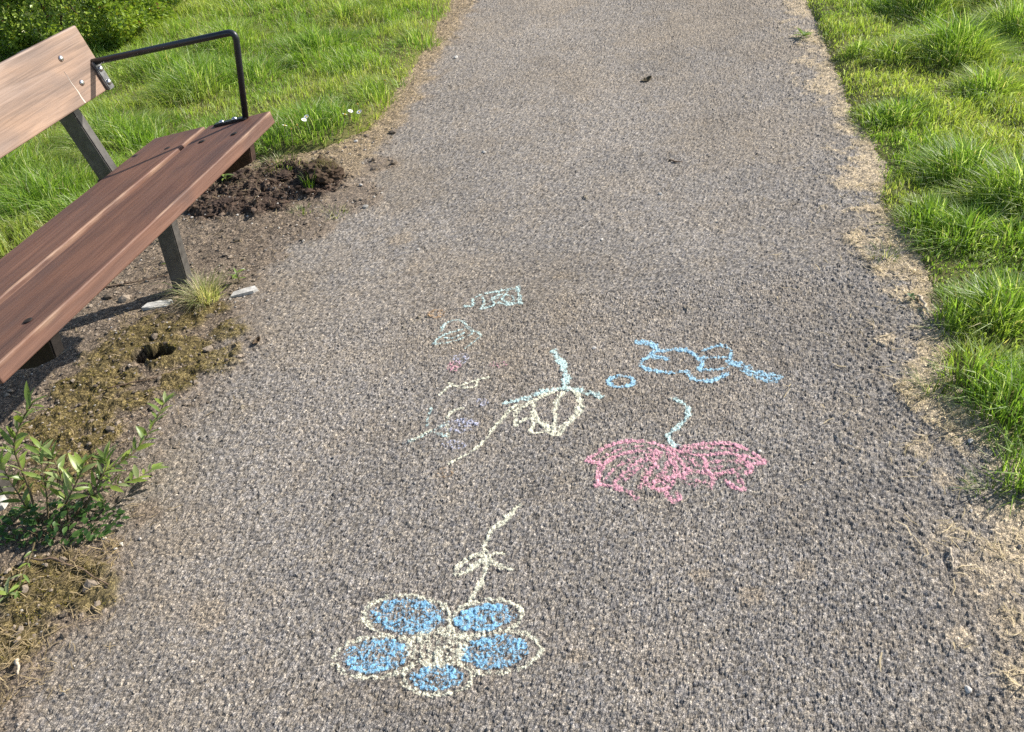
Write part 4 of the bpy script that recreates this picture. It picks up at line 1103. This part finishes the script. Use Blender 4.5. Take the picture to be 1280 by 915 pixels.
LEAVES = [leaf_mesh('leaf', c, .27, .3, .25, 5, i) for i, c in enumerate([(.21, .29, .065), (.18, .26, .07), (.27, .35, .075), (.28, .34, .15), (.16, .23, .06)])]
SMALL = [leaf_mesh('leaf', c, .62, .2, .2, 4, 10 + i) for i, c in enumerate([(.05, .115, .028), (.06, .13, .033), (.045, .10, .026), (.085, .16, .04)])]

def tube_mesh(name, Q, r0, r1, seg=6):
    bm = bmesh.new(); rings = []
    for i, p in enumerate(Q):
        d = (Q[min(i + 1, len(Q) - 1)] - Q[max(0, i - 1)]).normalized(); u = d.cross(Vector((.3, .2, 1))).normalized(); v = d.cross(u)
        w_ = r0 + (r1 - r0) * i / (len(Q) - 1)
        rings.append([bm.verts.new(p + (u * math.cos(a) + v * math.sin(a)) * w_) for a in [k * 2 * math.pi / seg for k in range(seg)]])
    for a, b in zip(rings[:-1], rings[1:]):
        for k in range(seg): bm.faces.new((a[k], a[(k + 1) % seg], b[(k + 1) % seg], b[k]))
    bm.faces.new(rings[0]); bm.faces.new(rings[-1][::-1])
    return bm_mesh(name, bm, True)

def add_leaf(me, parent, root, pos, direction, roll, length):
    o = bpy.data.objects.new('leaf', me); COL.objects.link(o); o.parent = parent
    d = Vector(direction).normalized(); up = Vector((0, 0, 1)); y_ = up.cross(d)
    if y_.length < 1e-3: y_ = Vector((0, 1, 0))
    y_.normalize(); z_ = d.cross(y_)
    R = Matrix((d, y_, z_)).transposed() @ Matrix.Rotation(roll, 3, 'X')
    o.rotation_mode = 'QUATERNION'; o.rotation_quaternion = R.to_quaternion(); o.location = Vector(pos) - root; o.scale = (length * 1.2, length * 1.2 * random.uniform(.8, 1.25), length * 1.2)
    return o

M_stem = mat_plain('weed_stem', (0.11, 0.085, 0.045), 0.7, 0.3, 0, .35, 60)
weed_root = G(62, 655); weed_root.z = zat(weed_root)
weed = obj('leafy_weed', None, label='leafy weed with long stems leaning over the path at lower left', cat='weed'); weed.location = weed_root
rr = random.Random(5)
STEMS = [([(48, 655, 0), (36, 610, .09), (22, 575, .16), (18, 555, .20), (28, 525, .24), (40, 505, .27)], .0032, 9, .040),
         ([(92, 650, 0), (115, 605, .05), (135, 588, .075), (160, 572, .09), (178, 553, .10), (192, 530, .115), (206, 503, .13)], .0030, 12, .034),
         ([(85, 652, 0), (82, 620, .07), (74, 590, .12), (66, 570, .15)], .0025, 5, .036),
         ([(100, 650, 0), (112, 625, .05), (128, 612, .075), (150, 605, .07), (172, 598, .06), (190, 586, .05)], .0025, 8, .032),
         ([(70, 655, 0), (84, 625, .08), (98, 598, .12), (106, 578, .145)], .0025, 6, .040),
         ([(95, 650, 0), (118, 612, .07), (132, 585, .11), (131, 572, .125)], .0024, 6, .038),
         ([(40, 660, 0), (30, 630, .06), (12, 600, .10), (2, 580, .13)], .0025, 6, .036),
         ([(60, 655, 0), (58, 615, .08), (52, 580, .13), (50, 560, .15)], .0025, 6, .036),
         ([(45, 665, 0), (40, 690, .03), (30, 715, .03), (22, 738, .015)], .0022, 3, .024)]
for k, (pts, rad, nn, ll) in enumerate(STEMS):
    P = [G(x, y, h) for x, y, h in pts]; P[0].z = zat(P[0]) - .004
    P = [Vector(v) for v in smooth_line([p[:] for p in P], 4)]
    obj('stem', tube_mesh('stem', [p - weed_root for p in P], rad, rad * .45), M_stem, weed)
    nn = int(nn * 1.35)
    for j in range(nn):
        f = .22 + .78 * (j + .5) / nn; i = min(int(f * (len(P) - 1)), len(P) - 2); p = P[i].lerp(P[i + 1], f * (len(P) - 1) - i)
        dr = (P[i + 1] - P[i]).normalized(); az = rr.uniform(0, 6.28)
        for s_ in (0, math.pi):
            side = Vector((math.cos(az + s_), math.sin(az + s_), .1))
            side = (side - dr * side.dot(dr)).normalized()
            d = side * rr.uniform(.6, .95) + dr * rr.uniform(.35, .8) + Vector((0, 0, .25))
            add_leaf(rr.choice(LEAVES), weed, weed_root, p, d, rr.uniform(-.6, .6), ll * rr.uniform(.65, 1.2))
    for j in range(3):
        az = rr.uniform(0, 6.28); d = (P[-1] - P[-3]).normalized() + Vector((math.cos(az), math.sin(az), .2)) * .45
        add_leaf(rr.choice(LEAVES), weed, weed_root, P[-1], d, rr.uniform(-.5, .5), ll * rr.uniform(.55, .95))

mat_root = G(66, 668); mat_root.z = zat(mat_root)
low = obj('low_weed', None, label='dense low dark green weed at the foot of the leafy weed', cat='weed'); low.location = mat_root
for k in range(285):
    u = rr.uniform(0, 6.28); q = math.sqrt(rr.random())
    px = 72 + 82 * q * math.cos(u); py = 660 + 30 * q * math.sin(u) - .10 * (px - 70)
    p = G(px, py); hh = .008 + .050 * (1 - q * q) * rr.uniform(.3, 1.1); p.z = zat(p) + hh
    add_leaf(rr.choice(SMALL), low, mat_root, p, (math.cos(u) + rr.gauss(0, .5), math.sin(u) + rr.gauss(0, .5), rr.uniform(.0, .8)), rr.uniform(-.6, .6), rr.uniform(.009, .019))
for k in range(14):
    u = k * .45; p1 = Vector((math.cos(u) * .09 * rr.random(), math.sin(u) * .06 * rr.random(), .035)); 
    obj('stem', tube_mesh('stem', [Vector((p1.x * .3, p1.y * .3, -.005)), Vector((p1.x * .7, p1.y * .7, .02)), p1], .0016, .001), M_stem, low)

def sprout(label, px, n, ln, meshes, seed, hgt=.02):
    p = G(*px); p.z = zat(p); r = random.Random(seed)
    e_ = obj('seedling', None, label=label, cat='seedling'); e_.location = p
    obj('stem', tube_mesh('stem', [Vector((0, 0, -.004)), Vector((.001, 0, hgt * .6)), Vector((.002, .002, hgt))], .0014, .0009), M_stem, e_)
    for k in range(n):
        u = k * 2.4 + r.uniform(-.3, .3); z = hgt * (.3 + .7 * k / n)
        add_leaf(r.choice(meshes), e_, p, p + Vector((0, 0, z)), (math.cos(u), math.sin(u), r.uniform(.2, .9)), r.uniform(-.4, .4), ln * r.uniform(.7, 1.2))
sprout('small green seedling right of the dry grass tuft', (299, 352), 9, .026, LEAVES[:3], 1, .035)
sprout('small green seedling behind the bench leg', (219, 340), 6, .026, LEAVES[:3], 2, .03)
sprout('tiny green seedling in the dirt under the seat', (203, 302), 6, .024, LEAVES[:3], 3, .02)
sprout('green seedling under the far end of the seat', (285, 232), 8, .035, LEAVES[:3], 4, .045)
sprout('flat green rosette weed at the far right path edge', (1004, 48), 16, .04, LEAVES[:3], 5, .02)
sprout('yellowish seedling at the bottom left below the weed', (14, 748), 7, .034, LEAVES[2:4], 6, .02)
sprout('dark green weed growing in the straw at right', (1138, 376), 5, .014, SMALL, 7, .010)

# ------------------------------------------------------------------ daisies
def daisy_parts():
    bm = bmesh.new()
    for k in range(13):
        a = k * 2 * math.pi / 13; ca, sa = math.cos(a), math.sin(a)
        pts = [(.002, -.0009, 0), (.0065, -.0014, .0012), (.0085, 0, .0012), (.0065, .0014, .0012), (.002, .0009, 0)]
        bm.faces.new([bm.verts.new((x * ca - y * sa, x * sa + y * ca, z)) for x, y, z in pts])
    pet_ = bm_mesh('petals', bm); pet_.materials.append(M_petal)
    bm = bmesh.new(); bmesh.ops.create_icosphere(bm, subdivisions=1, radius=.003); disc = bm_mesh('disc', bm, True); disc.materials.append(M_disc)
    st = tube_mesh('stem', [Vector((0, 0, -.09)), Vector((.003, .001, -.05)), Vector((0, 0, 0))], .0009, .0009, 5); st.materials.append(M_stem)
    return pet_, disc, st
DP = daisy_parts()
def daisy(px, label, group, k, sc):
    p = G(*px, .105)
    e_ = obj('daisy', None, label=label, cat='daisy', group=group); e_.location = p; e_.rotation_euler = (-.3 + .2 * math.sin(k * 3.1), .35, k * 1.7); e_.scale = (sc,) * 3
    for nm, me in zip(('petals', 'disc', 'stem'), DP): obj(nm, me, None, e_)
for k, q in enumerate([(356, 157), (371, 156), (383, 146), (380, 150), (364, 161)]):
    daisy(q, 'small white daisy in the grass just right of the bench seat corner', 'daisies beside the bench corner', k, 1.45)
for k, q in enumerate([(431, 143), (447, 130), (449, 140), (438, 139), (481, 100)]):
    daisy(q, 'small white daisy in the short grass close to the path', 'daisies close to the path', k, 1.45)

# ------------------------------------------------------------------ hedge
def build_hedge():
    r = np.random.default_rng(61)
    fl = [(-1.66, 6.9), (-1.68, 6.3), (-1.76, 5.62), (-1.98, 5.22), (-2.6, 5.10), (-3.2, 5.35), (-4.2, 5.4), (-5.4, 5.3)]
    base = Vector((-3.0, 6.2, 0.0))
    e_ = obj('hedge', None, label='dense sunlit green hedge behind the bench at top left', cat='hedge'); e_.location = base
    F = np.array(fl); seg = np.hypot(*np.diff(F, axis=0).T); cum = np.concatenate([[0], np.cumsum(seg)])
    n = 90000
    u = r.uniform(0, cum[-1], n); fx = np.interp(u, cum, F[:, 0]); fy = np.interp(u, cum, F[:, 1])
    tx = np.interp(u + .05, cum, F[:, 0]) - np.interp(u - .05, cum, F[:, 0]); ty = np.interp(u + .05, cum, F[:, 1]) - np.interp(u - .05, cum, F[:, 1])
    ll = np.hypot(tx, ty) + 1e-9; nx, ny = ty / ll, -tx / ll            # inward normal
    sgn = np.sign((base.x - fx) * nx + (base.y - fy) * ny); nx *= sgn; ny *= sgn
    z = 0.02 + 1.23 * r.uniform(0, 1, n) ** 1.35
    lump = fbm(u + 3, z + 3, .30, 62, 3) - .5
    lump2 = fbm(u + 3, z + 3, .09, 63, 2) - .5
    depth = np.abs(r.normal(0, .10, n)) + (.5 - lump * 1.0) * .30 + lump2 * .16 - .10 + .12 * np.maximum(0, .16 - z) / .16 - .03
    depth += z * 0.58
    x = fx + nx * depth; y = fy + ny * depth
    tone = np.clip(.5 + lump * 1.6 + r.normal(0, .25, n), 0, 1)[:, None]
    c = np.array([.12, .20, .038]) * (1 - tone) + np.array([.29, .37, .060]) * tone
    yl = r.uniform(0, 1, n) < .06; c[yl] = np.array([.24, .25, .03])
    br = r.uniform(0, 1, n) < .02; c[br] = np.array([.18, .10, .03])
    # diamond leaves
    s = r.uniform(.016, .034, n)
    d = np.stack([-nx + r.normal(0, .7, n), -ny + r.normal(0, .7, n), r.normal(.15, .6, n)], 1); d /= np.linalg.norm(d, axis=1)[:, None]
    a = r.normal(0, 1, (n, 3)); w_ = np.cross(d, a); w_ /= np.linalg.norm(w_, axis=1)[:, None]; nn = np.cross(d, w_)
    P = np.stack([x, y, z], 1) - np.array(base)
    V = np.stack([P, P + d * (s * .5)[:, None] + w_ * (s * .33)[:, None] - nn * (s * .06)[:, None], P + d * s[:, None], P + d * (s * .5)[:, None] - w_ * (s * .33)[:, None] - nn * (s * .06)[:, None]], 1).reshape(-1, 3)
    b = np.arange(n) * 4
    me = mesh_np('foliage', V, np.stack([b, b + 1, b + 2, b + 3], 1), None, np.repeat(c, 4, 0))
    obj('foliage', me, M_hedge, e_, kind='stuff')
    # woody stems inside
    q = random.Random(8)
    for k in range(22):
        uu = q.uniform(0, cum[-1]); px = np.interp(uu, cum, F[:, 0]) ; py = np.interp(uu, cum, F[:, 1])
        c0 = Vector((px, py, 0)); inw = (Vector((base.x, base.y + .6, 0)) - c0).normalized()
        c0 += inw * q.uniform(.32, .6)
        Q = [c0 + Vector((0, 0, -.05)) - base]
        for j in range(5): Q.append(Q[-1] + Vector((q.uniform(-.06, .06), q.uniform(-.06, .06), .09)))
        obj('stem', tube_mesh('stem', Q, .012, .004), M_twig, e_)
build_hedge()
